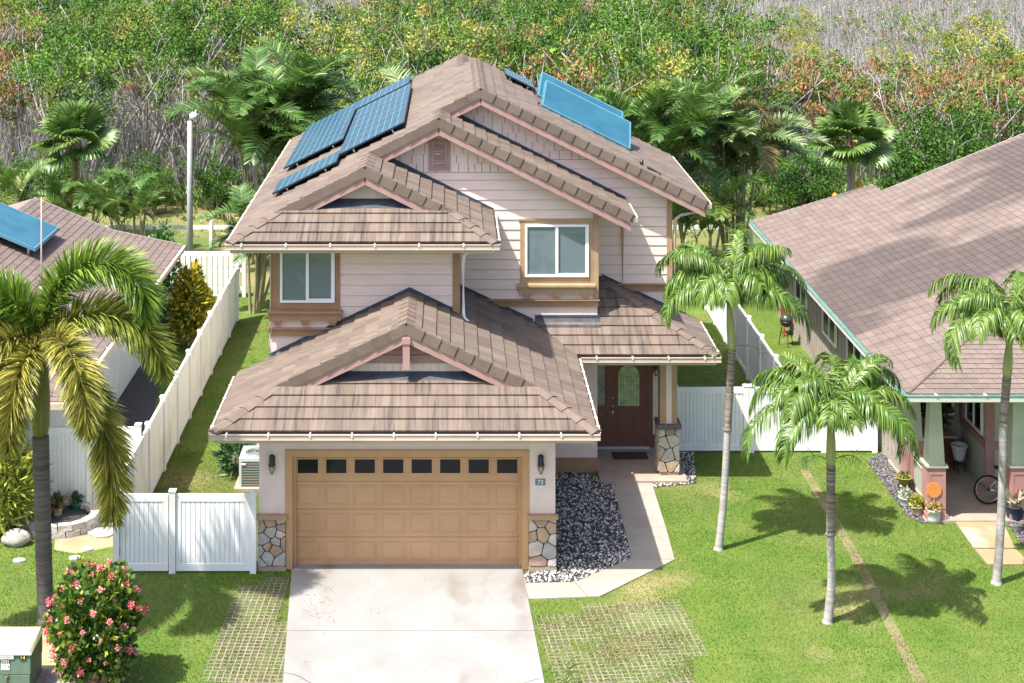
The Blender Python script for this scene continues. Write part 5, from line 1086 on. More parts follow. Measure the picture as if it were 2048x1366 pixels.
areca('yellowish palm clump standing behind the ridge of the flared roof', at(275, 58), 2.0, 24, 1.4, 8, [3, 2, 0], 7, .9)
areca('low palm clump between the fan palm and the flared-roof house', at(160, 59), 2.0, 22, 1.2, 9, [0, 1, 3], 7, .9)
areca('palm standing beyond the blue collector of the flared roof', at(5, 58), 3.0, 14, .8, 10, [2, 3], 5)
areca('slim palm with leaning stems behind the house corner downspout', at(1400, 53), 3.6, 30, 1.0, 11, [0, 1, 3], 7, 1.0)
MB().tube([Vector(at(1475, 56.2)) + Vector((0, 0, 2.2)), Vector(at(1440, 56.0)) + Vector((0, 0, 2.3))], .02, 5).build('flower_stalk', m_shaft, bpy.data.objects['areca_palm.003'])
me = frond_mesh('flower_spray', 1.1, 20, -60, n=90, ll=.35, lw=.014, col=(.50, .38, .04), col2=(.62, .50, .08), droop=.4, start=.2, style='fox', seed=5); mobj('flower_spray', me, bpy.data.objects['areca_palm.003'], Matrix.Translation(Vector(at(1475, 56.2)) + Vector((0, 0, 2.25))) @ Matrix.Rotation(3.3, 4, 'Z'))
# fan palms
def fan_leaf(seed, R=.95, pet=.75):
    r = np.random.default_rng(seed); n = 40; a = np.linspace(-2.05, 2.05, n); base = np.zeros((n, 3)); base[:, 0] = pet
    d = np.stack([np.cos(a), np.sin(a), np.full(n, .10) + .06 * (np.arange(n) % 2)], 1); w = np.stack([-np.sin(a), np.cos(a), .5 * (np.where(np.arange(n) % 2, 1, -1))], 1); w = nrm(w)
    ln = R * (1 - .22 * np.abs(a) / 2.05) * r.uniform(.93, 1.05, n); q = r.random((n, 1)); cols = np.array([.055, .135, .022]) * (1 - q) + np.array([.17, .26, .06]) * q
    V = np.empty((n, 7, 3)); C = np.repeat(cols[:, None], 7, 1); dd = nrm(d); p = base.copy(); wid = [.005, .056, .046]
    for k in range(3):
        V[:, 2 * k] = p - w * wid[k]; V[:, 2 * k + 1] = p + w * wid[k]; p = p + dd * (ln * (.45, .35, .25)[k])[:, None]; dd = nrm(dd + np.array([0, 0, -1]) * (.12, .75, 0)[k])
    V[:, 6] = p; fs = np.array([(0, 1, 3), (0, 3, 2), (2, 3, 5), (2, 5, 4), (4, 5, 6)]); Fc = (np.arange(n)[:, None, None] * 7 + fs[None]).reshape(-1, 3); V = V.reshape(-1, 3); C = C.reshape(-1, 3)
    k0 = len(V); pv_ = np.array([(0, -.02, 0), (0, .02, 0), (pet, .012, 0), (pet, -.012, 0), (0, 0, .03), (pet, 0, .015)]); pf = np.array([(0, 1, 2), (0, 2, 3), (0, 4, 5), (0, 5, 3), (1, 4, 5), (1, 5, 2)]) + k0
    return npmesh('fan_leaf', np.vstack([V, pv_]), np.vstack([Fc, pf]), 3, m_leaf, np.vstack([C, np.tile([.2, .24, .08], (6, 1))]))
FANS = [fan_leaf(k) for k in range(4)]
def fan_palm(label, px, d, topy, seed, sc=1.0):
    loc = Vector(at(px, d)); z = CAMH - (topy - VY) * d / F; r = random.Random(seed); t = thing('fan_palm', label, 'palm', loc); top = loc + Vector((0, 0, z))
    pts, rad = ringed([loc - Vector((0, 0, .03)), loc.lerp(top, .5), top], .15, .13, 14, .05); MB().tube(pts, rad, 10).build('trunk', m_bark, t)
    MB().lathe(top - Vector((0, 0, .75)), [(.13, 0), (.26, .1), (.28, .4), (.2, .75), (.1, .9)], 9).build('leaf_bases', M('fibre_boots', (.10, .065, .045), (.17, .12, .08), 9, .95, .8, 25), t)
    for k in range(22):
        az = k * 2.4; el = 85 - 118 * (k / 21) + r.uniform(-6, 6); W = Matrix.Translation(top) @ Matrix.Rotation(az, 4, 'Z') @ Matrix.Rotation(-math.radians(el), 4, 'Y') @ Matrix.Rotation(r.uniform(-.5, .5), 4, 'X') @ Matrix.Scale(sc * r.uniform(.9, 1.1), 4)
        mobj('fan_leaf', FANS[k % 4], t, W)
    mf = M('orange_fruit', (.55, .30, .02), (.40, .17, .02), 6, .7)
    for k in range(5):
        a = r.uniform(3.3, 6.1); o = Vector((math.cos(a) * r.uniform(.7, 1.5), math.sin(a) * .6, 0)); e = top + o + Vector((0, 0, -1.3 - r.uniform(0, .9)))
        MB().tube([top, top + o * .6 + Vector((0, 0, .15)), top + o * .95 + Vector((0, 0, -.4)), e], .018, 5).build('fruit_stalk', M('yellow_stalk', (.42, .38, .06), rough=.7), t)
        MB().lathe(e - Vector((0, 0, .42)), [(.03, 0), (.11, .08), (.15, .22), (.10, .38), (.03, .44)], 8).build('fruit_cluster', mf, t)
fan_palm('fan palm with hanging orange fruit behind the flared-roof house', 152, 61, 285, 1, 1.1)
fan_palm('fan palm with hanging orange fruit behind the sage green house', 1701, 60.5, 285, 2, 1.12)
# ------------------------------------------------------------------ woodland behind the field
def wood_tree(seed, H, crown0, rx, nclump, pal, per=52, leaf=.15, pods=.3, podcol=(.26, .10, .045), stems=4):
    r = np.random.default_rng(seed); tb = MB(); ends = []
    for s in range(stems):
        a = r.uniform(0, 6.28); p = Vector((math.cos(a) * .15, math.sin(a) * .15, -.1)); dirn = Vector((math.cos(a) * .32, math.sin(a) * .32, 1)); pts = [p.copy()]; h = 0
        while p.z < H * .8:
            dirn += Vector((r.normal(0, .16), r.normal(0, .16), 0)); p = p + dirn.normalized() * (H / 8); pts.append(p.copy())
            if p.z > crown0 * .55:
                q = p + Vector((r.normal(0, .5), r.normal(0, .5), r.uniform(.6, 1.5))) * (rx / 2.0); ends.append(q); tb.tube([p, p.lerp(q, .5) + Vector((0, 0, .12)), q], [.022, .014, .006], 4)
        R0 = r.uniform(.035, .075) * (H / 7); tb.tube(pts, list(np.linspace(R0, .025, len(pts))), 6); ends.append(p)
    trunk = tb.mesh('trunk', m_bark)
    n = nclump; u = r.normal(size=(n, 3)); u = nrm(u) * (r.random((n, 1)) ** .4); cen = u * np.array([rx, rx, (H - crown0) / 2]) + np.array([0, 0, (H + crown0) / 2])
    cen[:min(n // 2, len(ends))] = np.array([tuple(e) for e in ends])[r.permutation(len(ends))[:min(n // 2, len(ends))]]
    ci = np.repeat(np.arange(n), per); m = len(ci); off = r.normal(size=(m, 3)) * np.array([.27, .27, .21]) * (rx / 2.2); pos = cen[ci] + off
    kind = r.random(n); pal = np.array(pal); cc = pal[r.integers(0, len(pal), n)] * r.uniform(.8, 1.2, (n, 1)); ispod = (kind < pods)
    col = cc[ci] * r.uniform(.7, 1.3, (m, 1)); pm_ = ispod[ci] & (r.random(m) < .6); col[pm_] = np.array(podcol) * r.uniform(.7, 1.5, (pm_.sum(), 1))
    d = nrm(r.normal(size=(m, 3)) + np.array([0, 0, .1])); d[pm_] = nrm(np.array([0, 0, -1.0]) + r.normal(size=(pm_.sum(), 3)) * .3); w = nrm(np.cross(d, r.normal(size=(m, 3))))
    L = leaf * r.uniform(.7, 1.4, (m, 1)); wd = L * np.where(pm_, .16, .34)[:, None]
    V = np.empty((m, 4, 3)); V[:, 0] = pos; V[:, 1] = pos + d * L * .5 + w * wd; V[:, 2] = pos + d * L; V[:, 3] = pos + d * L * .5 - w * wd
    Fc = (np.arange(m)[:, None] * 4 + np.arange(4)[None]).reshape(-1)
    return trunk, npmesh('crown', V.reshape(-1, 3), Fc, 4, m_wleaf, np.repeat(col, 4, axis=0))
G1, G2, G3 = (.078, .172, .026), (.14, .235, .042), (.24, .275, .06); OL = (.16, .17, .055); DK = (.038, .10, .02); YL = (.33, .31, .07)
PROTO = {
 'green': [wood_tree(10 + k, 7.0, 3.3, 2.2, 52, [G1, G1, G2, DK], 109, .125, .16, (.30, .13, .06), stems=6) for k in range(3)],
 'yellow': [wood_tree(20 + k, 6.6, 3.2, 2.0, 44, [G1, G2, G3, YL], 103, .125, .45, (.36, .33, .07), 8) for k in range(3)],
 'rust': [wood_tree(30 + k, 6.0, 3.0, 1.9, 38, [G1, G2, OL], 92, .17, .7, (.42, .175, .10), 10) for k in range(3)],
 'dense': [wood_tree(40 + k, 4.6, .5, 1.9, 80, [DK, G1, (.05, .12, .02)], 75, .14, 0, stems=6) for k in range(2)],
 'glossy': [wood_tree(50 + k, 6.0, .9, 2.1, 70, [G2, G1, G3, DK], 92, .125, .05, stems=8) for k in range(2)],
 'bare': [wood_tree(60 + k, 5.4, 3.4, 1.7, 18, [OL, G2, G1], 55, .14, .3, stems=12) for k in range(3)]}
LAB = {'green': 'broad green tree with feathery leaves', 'yellow': 'yellow-green tree hung with pale pods', 'rust': 'tree hung with rust-brown seed pods', 'dense': 'dense dark green bush', 'glossy': 'upright bright green leafy tree', 'bare': 'nearly bare grey multi-stemmed tree'}
NAME = {'green': 'feathery_tree', 'yellow': 'podded_tree', 'rust': 'rust_pod_tree', 'dense': 'dark_bush', 'glossy': 'leafy_tree', 'bare': 'bare_tree'}
ZONES = [(110, 'beyond the flared roof collector'), (260, 'behind the flared-roof house fan palm'), (420, 'around the light pole'), (600, 'behind the tall dark-stemmed palm clump'), (830, 'behind the long solar rows'), (1010, 'behind the roof ridge'), (1280, 'behind the tilted blue collectors'), (1600, 'behind the pale-fronded palm clump'), (1800, 'behind the sage house fan palm'), (9999, 'behind the sage house roof')]
wr = random.Random(5)
def plant_tree(kind, px, d, s):
    zone = next(z for e, z in ZONES if px < e); lab = LAB[kind] + (' at the wood edge ' if d < 74 else ' deep in the wood ') + zone
    lab = lab.replace(' at the wood edge ', ' at the wood edge ') if len(lab.split()) > 16 else lab
    tr_, cr = wr.choice(PROTO[kind]); loc = at(px, d); t = thing(NAME[kind], lab, 'bush' if kind == 'dense' else 'tree', loc, NAME[kind].replace('_', ' ') + ('es ' if kind == 'dense' else 's ') + zone); W = Matrix.Translation(Vector(loc)) @ Matrix.Rotation(wr.uniform(0, 6.28), 4, 'Z') @ Matrix.Scale(s, 4)
    mobj('trunk', tr_, t, W); mobj('crown', cr, t, W)
NT = 142
for k in range(NT):                                  # rows of the wood, nearest first; what grows where follows the photograph
    d = 67 + 46 * (k / NT) ** .9; px = wr.uniform(-60, 2110); near = d < 73
    if px < 560: kind = wr.choices(['green', 'yellow', 'rust', 'bare'], [3, 3.2, 1.2, 4 if near else 1])[0]
    elif px < 980: kind = wr.choices(['glossy', 'yellow', 'green', 'bare'], [4, 2.5, 2, .8])[0]
    elif px < 1400: kind = wr.choices(['green', 'yellow', 'rust', 'bare'], [5, 2, 1, .8])[0]
    else:
        if d > 82: continue
        kind = wr.choices(['rust', 'yellow', 'bare', 'green'], [4.5, 1.8, 5, .9])[0]
    s = wr.uniform(.88, 1.18) * (1.04 if px < 1430 else .90); plant_tree(kind, px, d, s)
for k in range(34):
    plant_tree('bare' if k % 4 else 'yellow', wr.uniform(1380, 2110), wr.uniform(82, 128), wr.uniform(.62, .85))
for px, d in ((1450, 74), (1520, 76), (1600, 75), (1690, 77), (1770, 75), (1830, 78), (1900, 76), (1960, 74), (2020, 77), (2060, 75), (1740, 72), (1990, 71)): plant_tree('rust', px, d, wr.uniform(.72, .9))
for px, d, s in ((1860, 64.5, .95), (1800, 65, .75), (1920, 66, .95), (1600, 67, .6), (1650, 66, .55), (1560, 66, .55), (700, 62, .9), (760, 64, .8), (40, 66, .55), (300, 66, .5), (430, 67, .5), (230, 66, .45), (120, 67, .5)): plant_tree('dense', px, d, s)
for px, d, s in ((640, 66, 1.0), (720, 68, 1.05), (800, 66, 1.0), (870, 69, 1.0), (590, 70, .95)): plant_tree('glossy', px, d, s)
# grey brush: one mass of bare twigs with a few leaves
def brush():
    r = np.random.default_rng(3); n = 14500; d = np.sqrt(r.uniform(69 ** 2, 215 ** 2, n)); px = r.uniform(-80, 2130, n); x = (px - VX) * d / F; y = d - D0
    k = 11; X = np.repeat(x, k); Y = np.repeat(y, k); H = np.repeat(r.uniform(2.2, 4.2, n), k) * r.uniform(.6, 1.1, n * k); a = r.uniform(0, 6.28, n * k); sp = r.uniform(.1, 1.0, n * k); m = n * k
    w = .012 + .00018 * np.repeat(d, k); P0 = np.stack([X + r.normal(0, .12, m), Y + r.normal(0, .12, m), np.zeros(m)], 1); bend = r.normal(0, .25, (m, 2))
    P1 = P0 + np.stack([np.cos(a) * sp * .4 + bend[:, 0], np.sin(a) * sp * .4 + bend[:, 1], H * .5], 1); P2 = P0 + np.stack([np.cos(a) * sp * 1.3, np.sin(a) * sp * 1.3, H], 1)
    wv = np.stack([w, np.zeros(m), np.zeros(m)], 1); V = np.empty((m, 5, 3)); V[:, 0] = P0 - wv; V[:, 1] = P0 + wv; V[:, 2] = P1 - wv * .7; V[:, 3] = P1 + wv * .7; V[:, 4] = P2
    fs = np.array([(0, 1, 3), (0, 3, 2), (2, 3, 4)]); Fc = (np.arange(m)[:, None, None] * 5 + fs[None]).reshape(-1, 3)
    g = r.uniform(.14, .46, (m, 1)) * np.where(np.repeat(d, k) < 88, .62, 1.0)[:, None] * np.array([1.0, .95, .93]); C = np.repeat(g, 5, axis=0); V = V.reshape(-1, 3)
    # leaves
    q = 130000; i = r.integers(0, m, q); f = r.uniform(.5, 1, (q, 1)); p = P1[i] * (1 - f) + P2[i] * f + r.normal(0, .15, (q, 3)); s = (.05 + .0011 * (p[:, 1:2] + D0)) * r.uniform(.6, 1.3, (q, 1)); dv = nrm(r.normal(size=(q, 3))); wv2 = nrm(np.cross(dv, r.normal(size=(q, 3))))
    left = (p[:, 0] / (p[:, 1] + D0) * F + VX) < 1380; keep = left | (r.random(q) < .35); p, s, dv, wv2 = p[keep], s[keep], dv[keep], wv2[keep]; q = len(p)
    LV = np.stack([p, p + dv * s + wv2 * s * .4, p + dv * s - wv2 * s * .4], 1).reshape(-1, 3); pal = np.array([(.22, .25, .06), (.13, .21, .04), (.28, .24, .10), (.30, .17, .09)]); lc = pal[r.choice(4, q, p=[.35, .2, .3, .15])] * r.uniform(.7, 1.2, (q, 1))
    LF = np.arange(3 * q).reshape(-1, 3) + len(V)
    me = npmesh('grey_brush', np.vstack([V, LV]), np.vstack([Fc, LF]), 3, M('brush_twigs', (1, 1, 1), attr=True, rough=.9), np.vstack([C, np.repeat(lc, 3, axis=0)])); o = mobj('grey_brush', me); o['kind'] = 'stuff'
brush()
def undergrowth():
    r = np.random.default_rng(9); n = 42000; px = r.uniform(-60, 2110, n); d = r.uniform(61.5, 74, n); y = d - D0; x = (px - VX) * d / F
    nz_ = np.array([mnoise.noise(Vector((a * .35, b * .35, 1))) for a, b in zip(x, y)]); keep = (d > 66.5 + nz_ * 3) | (r.random(n) < .10); x, y, d, nz_ = x[keep], y[keep], d[keep], nz_[keep]; n = len(x)
    h = np.where(d > 66, r.uniform(.4, 1.2, n), r.uniform(.08, .3, n)); a = r.uniform(0, 6.28, n); b = np.stack([x, y, np.zeros(n)], 1); dv = np.stack([np.cos(a) * .45, np.sin(a) * .45, np.ones(n)], 1); q = r.random((n, 1)); cols = np.array([.05, .12, .025]) * (1 - q) + np.array([.17, .22, .05]) * q
    wd = np.stack([-np.sin(a), np.cos(a), np.zeros(n)], 1); V, Fc, C = strips(b, dv, h, np.full(n, .035), wd, np.full(n, .45), cols, 3)
    o = mobj('undergrowth', npmesh('undergrowth', V, Fc, 3, m_leaf, C)); o['kind'] = 'stuff'
undergrowth()
# ------------------------------------------------------------------ shrubs
def leaf_cloud(name, n, c, rad, leaf, pal, seed, shell=.55, aspect=.42, up=.3, shape=None):
    r = np.random.default_rng(seed); u = nrm(r.normal(size=(n, 3))); rr = shell + (1 - shell) * r.random((n, 1)); pos = u * rr * (1 + .10 * np.sin(u[:, :1] * 7 + seed) + .08 * np.sin(u[:, 2:] * 9 + 1))
    if shape is not None: pos[:, :2] *= shape(pos[:, 2:3])
    pos = pos * np.array(rad) + np.array(c); d = nrm(u + r.normal(size=(n, 3)) * .6 + np.array([0, 0, up])); w = nrm(np.cross(d, r.normal(size=(n, 3)))); L = leaf * r.uniform(.7, 1.3, (n, 1)); pal = np.array(pal); col = pal[r.integers(0, len(pal), n)] * r.uniform(.75, 1.25, (n, 1))
    V = np.empty((n, 4, 3)); V[:, 0] = pos; V[:, 1] = pos + d * L * .55 + w * L * aspect; V[:, 2] = pos + d * L; V[:, 3] = pos + d * L * .55 - w * L * aspect
    return npmesh(name, V.reshape(-1, 3), np.arange(4 * n), 4, m_leaf, np.repeat(col, 4, axis=0))
b = Vector(((188 - VX) * 27.0 / F, 27.0 - D0, 0)); IX = thing('flowering_bush', 'round green bush covered in pink flower heads beside the utility box', 'bush', b)
IC = b + Vector((0, 0, 1.22)); mobj('foliage', leaf_cloud('foliage', 6800, IC, (.84, .84, .98), .105, [(.05, .12, .018), (.10, .18, .02), (.22, .25, .03), (.03, .08, .015)], 4, .55), IX)
st = MB()
for k in range(14):
    a = k * 1.9; e = IC + Vector((math.cos(a) * .45, math.sin(a) * .45, -.1 + .5 * math.sin(k))); st.tube([b + Vector((math.cos(a) * .06, math.sin(a) * .06, -.02)), b.lerp(e, .5) + Vector((math.cos(a) * .1, math.sin(a) * .1, 0)), e], [.022, .016, .008], 5)
st.build('stems', m_bark, IX)
def flower_mesh(seed, pal):
    r = np.random.default_rng(seed); n = 70; u = nrm(r.normal(size=(n, 3)) + np.array([0, 0, .5])); pos = u * r.uniform(.01, .06, (n, 1)); d = nrm(u + r.normal(size=(n, 3)) * .9); w = nrm(np.cross(d, r.normal(size=(n, 3)))); L = .028; col = np.array(pal)[r.integers(0, len(pal), n)] * r.uniform(.8, 1.2, (n, 1))
    V = np.empty((n, 4, 3)); V[:, 0] = pos; V[:, 1] = pos + d * L * .6 + w * L * .5; V[:, 2] = pos + d * L; V[:, 3] = pos + d * L * .6 - w * L * .5
    return npmesh('flower_head', V.reshape(-1, 3), np.arange(4 * n), 4, m_leaf, np.repeat(col, 4, axis=0))
FM = [flower_mesh(1, [(.74, .24, .24), (.82, .36, .34)]), flower_mesh(2, [(.70, .15, .17), (.75, .23, .23)]), flower_mesh(3, [(.82, .38, .34), (.70, .20, .16)])]
fr_ = random.Random(3)
for k in range(95):
    z = 1 - 2 * (k + .5) / 95; a = k * 2.39996; rr = math.sqrt(1 - z * z); u = Vector((rr * math.cos(a), rr * math.sin(a), z)); j = fr_.uniform(.98, 1.10)
    mobj('flower_head', FM[fr_.randrange(3)], IX, Matrix.Translation(IC + Vector((u.x * .83 * j, u.y * .83 * j, u.z * .98 * j))) @ Matrix.Rotation(fr_.uniform(0, 6), 4, 'Z') @ Matrix.Scale(fr_.uniform(.6, 1.3), 4))
def shrub(name, label, loc, h, w, pal, n, leaf, seed, cone=0.0, asp=.3, cat='shrub', up=.5):
    t = thing(name, label, cat, loc); b = Vector(loc); c = b + Vector((0, 0, h * .52))
    mobj('foliage', leaf_cloud('foliage', n, c, (w, w, h * .5), leaf, pal, seed, .35, asp, up, (lambda z: 1 - cone * (z + 1) / 2) if cone else None), t)
    s = MB()
    for k in range(6): a = k * 1.05; s.tube([b + Vector((0, 0, -.02)), b + Vector((math.cos(a) * w * .25, math.sin(a) * w * .25, h * .4)), b + Vector((math.cos(a) * w * .4, math.sin(a) * w * .4, h * .75))], [.03, .02, .01], 5)
    s.build('stems', m_bark, t)
CB = GP(383, 690); shrub('croton_shrub', 'cone-shaped yellow and green shrub behind the white side fence', CB, 2.45, .95, [(.44, .39, .03), (.34, .32, .03), (.16, .22, .02), (.08, .11, .015), (.58, .42, .03)], 4600, .19, 6, .58, .22)
shrub('leafy_shrub', 'slender dark green shrub in the corner by the picket fence', at(325, 51.2), 2.9, .55, [(.05, .13, .03), (.09, .19, .04)], 1500, .16, 7, .2)
shrub('spiky_bush', 'spiky yellow-green bush behind the rounded boulder', GP(18, 1062), 1.9, .75, [(.30, .34, .05), (.42, .42, .08), (.14, .20, .03)], 2200, .30, 8, .2, .09)
shrub('small_plant', 'dark spiky plant behind the air conditioner', (-5.25, 5.2, 0), .8, .35, [(.03, .09, .03), (.06, .14, .04)], 300, .35, 9, 0, .10)
shrub('small_plant', 'dark reddish plant at the foot of the slender corner shrub', at(345, 49.5), .9, .4, [(.09, .05, .04), (.06, .08, .03)], 400, .22, 10)
def grass_tuft(label, px, py, h, seed):
    b = GP(px, py); t = thing('weed_tuft', label, 'plant', b); mobj('blades', frond_mesh('blades', h, 89, 80, n=12, ll=h, lw=.012, style='fox', col=(.10, .18, .03), col2=(.2, .26, .05), seed=seed, start=.02, droop=.5), t, Matrix.Translation(b))
grass_tuft('tall weed tuft growing in the turf pavers beside the driveway', 1132, 1372, .5, 3)
# ------------------------------------------------------------------ utility box with its markings
UB = thing('utility_box', 'green electrical utility box with number stickers by the flowering bush', 'utility box', (-8.1, -4.55, 0))
m_ub = M('faded_green_paint', (.10, .155, .115), (.13, .185, .14), 2.5, .6, .1, 40, stretch=(4, 4, 1)); m_ubtop = M('sun_bleached_green', (.42, .44, .28), (.48, .47, .32), 2, .6)  # lid green is paler than the cabinet green
ux0, ux1, uy0, uy1, uh = -8.75, -7.50, -4.95, -4.15, .80
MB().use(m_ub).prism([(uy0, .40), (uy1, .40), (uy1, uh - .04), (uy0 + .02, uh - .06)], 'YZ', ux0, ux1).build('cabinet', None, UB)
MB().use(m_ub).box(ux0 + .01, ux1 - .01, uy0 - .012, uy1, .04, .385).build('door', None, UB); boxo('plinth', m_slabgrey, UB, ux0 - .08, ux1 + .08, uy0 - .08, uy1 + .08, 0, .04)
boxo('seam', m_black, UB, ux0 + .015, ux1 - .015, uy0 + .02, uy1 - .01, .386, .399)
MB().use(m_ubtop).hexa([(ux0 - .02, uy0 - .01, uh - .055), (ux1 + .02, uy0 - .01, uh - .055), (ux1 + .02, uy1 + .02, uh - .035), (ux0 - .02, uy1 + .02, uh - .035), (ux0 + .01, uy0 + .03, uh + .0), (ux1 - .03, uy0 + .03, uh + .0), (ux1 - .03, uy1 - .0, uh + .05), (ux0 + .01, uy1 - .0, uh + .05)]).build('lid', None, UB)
yf = uy0 + .018
m_yel = M('yellow_print', (.75, .62, .10), rough=.5); m_wht = M('white_print', (.8, .8, .78), rough=.5)
def sticker(x0, x1, z0, z1, mat, nm): MB().use(mat).hexa([(x0, yf - .022, z0), (x1, yf - .022, z0), (x1, yf + .03, z0), (x0, yf + .03, z0), (x0, yf - .020, z1), (x1, yf - .020, z1), (x1, yf + .03, z1), (x0, yf + .03, z1)]).build(nm, None, UB)
sticker(-7.69, -7.58, .655, .735, m_black, 'number_sticker'); lettering('14', .095, Matrix.Translation((-7.635, yf - .024, .694)) @ FRONT, m_yel, UB)
sticker(-8.03, -7.87, .60, .65, m_black, 'number_sticker'); lettering('22224', .058, Matrix.Translation((-7.95, yf - .024, .625)) @ FRONT, m_wht, UB)
sticker(-8.02, -7.87, .475, .59, m_wht, 'notice_sticker'); sticker(-8.30, -7.80, .67, .735, m_wht, 'notice_sticker'); boxo('notice_symbol', m_black, UB, -7.90, -7.885, yf - .0245, yf - .0225, .51, .55)
for z in (.49, .52, .55, .57): boxo('notice_print', m_black, UB, -8.01, -7.92, yf - .0242, yf - .0222, z, z + .003)
for z in (.69, .71): boxo('notice_print', m_black, UB, -8.28, -7.82, yf - .0242, yf - .0222, z, z + .004)
lettering('N07 19126', .062, Matrix.Translation((-7.98, yf - .0165, .43)) @ FRONT, M('faded_print', (.20, .25, .21), rough=.7), UB, ext=.002)
MB().use(m_steel).box(-7.98, -7.88, uy0 - .03, uy0 - .013, .36, .41).box(-7.955, -7.905, uy0 - .05, uy0 - .03, .28, .358).torus((-7.93, uy0 - .045, .30), .022, .007, 'Y', 14, 6).build('latch', None, UB)
# ------------------------------------------------------------------ air conditioner
AC = thing('air_conditioner', 'grey air conditioner unit beside the garage behind the gate', 'air conditioner', (-4.68, 4.6, 0))
m_ac = M('unit_paint', (.44, .49, .47), rough=.5); m_acg = M('unit_grille', (.12, .20, .19), (.24, .19, .15), 2.2, .6, stretch=(.3, .3, 4))
MB().use(m_slabgrey).box(-5.16, -4.20, 4.05, 5.05, 0, .09).build('base_slab', None, AC)
MB().use(m_acg).box(-5.03, -4.27, 4.17, 4.93, .09, .70).build('coil', None, AC); MB().use(m_ac).box(-5.05, -4.25, 4.15, 4.95, .70, .78).build('top', None, AC)
for x, y in ((-5.05, 4.15), (-4.31, 4.15), (-5.05, 4.89), (-4.31, 4.89)): boxo('corner_post', m_ac, AC, x, x + .06, y, y + .06, .091, .699)
for k in range(9): boxo('louvre', m_acg, AC, -4.99, -4.31, 4.155, 4.169, .13 + k * .062, .15 + k * .062)
MB().use(m_black).lathe((-4.65, 4.55, .782), [(.30, 0), (.30, .006), (.02, .012)], 24).build('fan_opening', None, AC); fg_ = MB().use(m_ac)
for R in (.08, .14, .20, .26, .31): fg_.torus((-4.65, 4.55, .802), R, .006, 'Z', 24, 5)
fg_.build('fan_guard', None, AC); MB().use(m_white).box(-4.99, -4.89, 4.135, 4.149, .62, .655).build('badge', None, AC)
boxo('electrical_box', M('pale_box', (.52, .60, .58), rough=.5), AC, -4.95, -4.3, 5.35, 5.5, .2, 1.05); boxo('conduit', m_steel, AC, -4.6, -4.56, 4.96, 5.345, .3, .34)
# ------------------------------------------------------------------ left front: planter, boulder, pots, stepping stones
PC = Vector(((118 - VX) * 34.0 / F, 34.0 - D0 - .05, 0)); m_pst = [M('planter_stone_%s' % n, a, b_, 7, .95, .7, 25) for n, a, b_ in (('a', (.38, .36, .33), (.28, .26, .24)), ('b', (.45, .43, .40), (.36, .34, .32)))]
PL = thing('stone_planter', 'curved low planter of stacked grey stones before the double gate', 'planter', PC); rr = random.Random(4)
for c in range(2):
    for k in range(11):
        a0 = math.radians(-175 + k * 21.5 + c * 10); a1 = a0 + math.radians(20); R0, R1 = .72, .92; z0, z1 = c * .15, c * .15 + .145; j = lambda: rr.uniform(-.012, .012)
        p = [(PC.x + R * math.cos(a) + j(), PC.y + R * .8 * math.sin(a) + j(), z + (j() if z > 0 else 0)) for z in (z0, z1) for R, a in ((R1, a0), (R1, a1), (R0, a1), (R0, a0))]
        m = MB().use(rr.choice(m_pst)); m.hexa([p[0], p[1], p[2], p[3], p[4], p[5], p[6], p[7]]); m.build('stone', None, PL)
MB().use(m_cinder).lathe(PC, [(.73, 0), (.73, .18), (.02, .2)], 20).build('soil', None, PL)
def rock(name, label, c, r, seed, mat):
    me = bpy.data.meshes.new(name); import bmesh; bm = bmesh.new(); bmesh.ops.create_icosphere(bm, subdivisions=3, radius=1)
    for v in bm.verts:
        n = 1 + .22 * mnoise.noise(v.co * 1.3 + Vector((seed, 0, 0))) + .06 * mnoise.noise(v.co * 4 + Vector((seed, 3, 0))); v.co = Vector((v.co.x * r[0], v.co.y * r[1], v.co.z * r[2])) * n
    bm.to_mesh(me); bm.free(); me.materials.append(mat); me.polygons.foreach_set('use_smooth', [True] * len(me.polygons)); o = mobj(name, me, None, Matrix.Translation(Vector(c))); return tagit(o, label, 'rock')
g = GP(28, 1095); rock('boulder', 'rounded grey-brown boulder on the lawn edge below the spiky bush', g + Vector((0, .15, .15)), (.30, .22, .20), 2, m_pst[0])
for k, (px, py) in enumerate(((205, 1068), (170, 1052), (222, 1045))):
    p = GP(px, py); m = MB().use(m_pst[k % 2]); pol = [(p.x + .34 * math.cos(a) * (1 + .2 * math.sin(3 * a + k)), p.y + .26 * math.sin(a)) for a in np.linspace(0, 6.0, 9)]; o = m.prism(pol, 'XY', 0, .05 + .004 * k).build('paving_stone'); tagit(o, 'flat grey paving stone beside the curved stone planter', 'stone', 'paving stones beside the planter')
for px, py in ((38, 1122), (175, 1099), (150, 1117)):
    p = GP(px, py); pol = [(p.x + .14 * math.cos(a), p.y + .11 * math.sin(a)) for a in np.linspace(0, 5.8, 9)]; o = MB().use(m_pst[0]).prism(pol, 'XY', 0, .03).build('stepping_stone'); tagit(o, 'small flat stepping stone set in the lawn near the boulder', 'stone', 'stepping stones near the boulder')
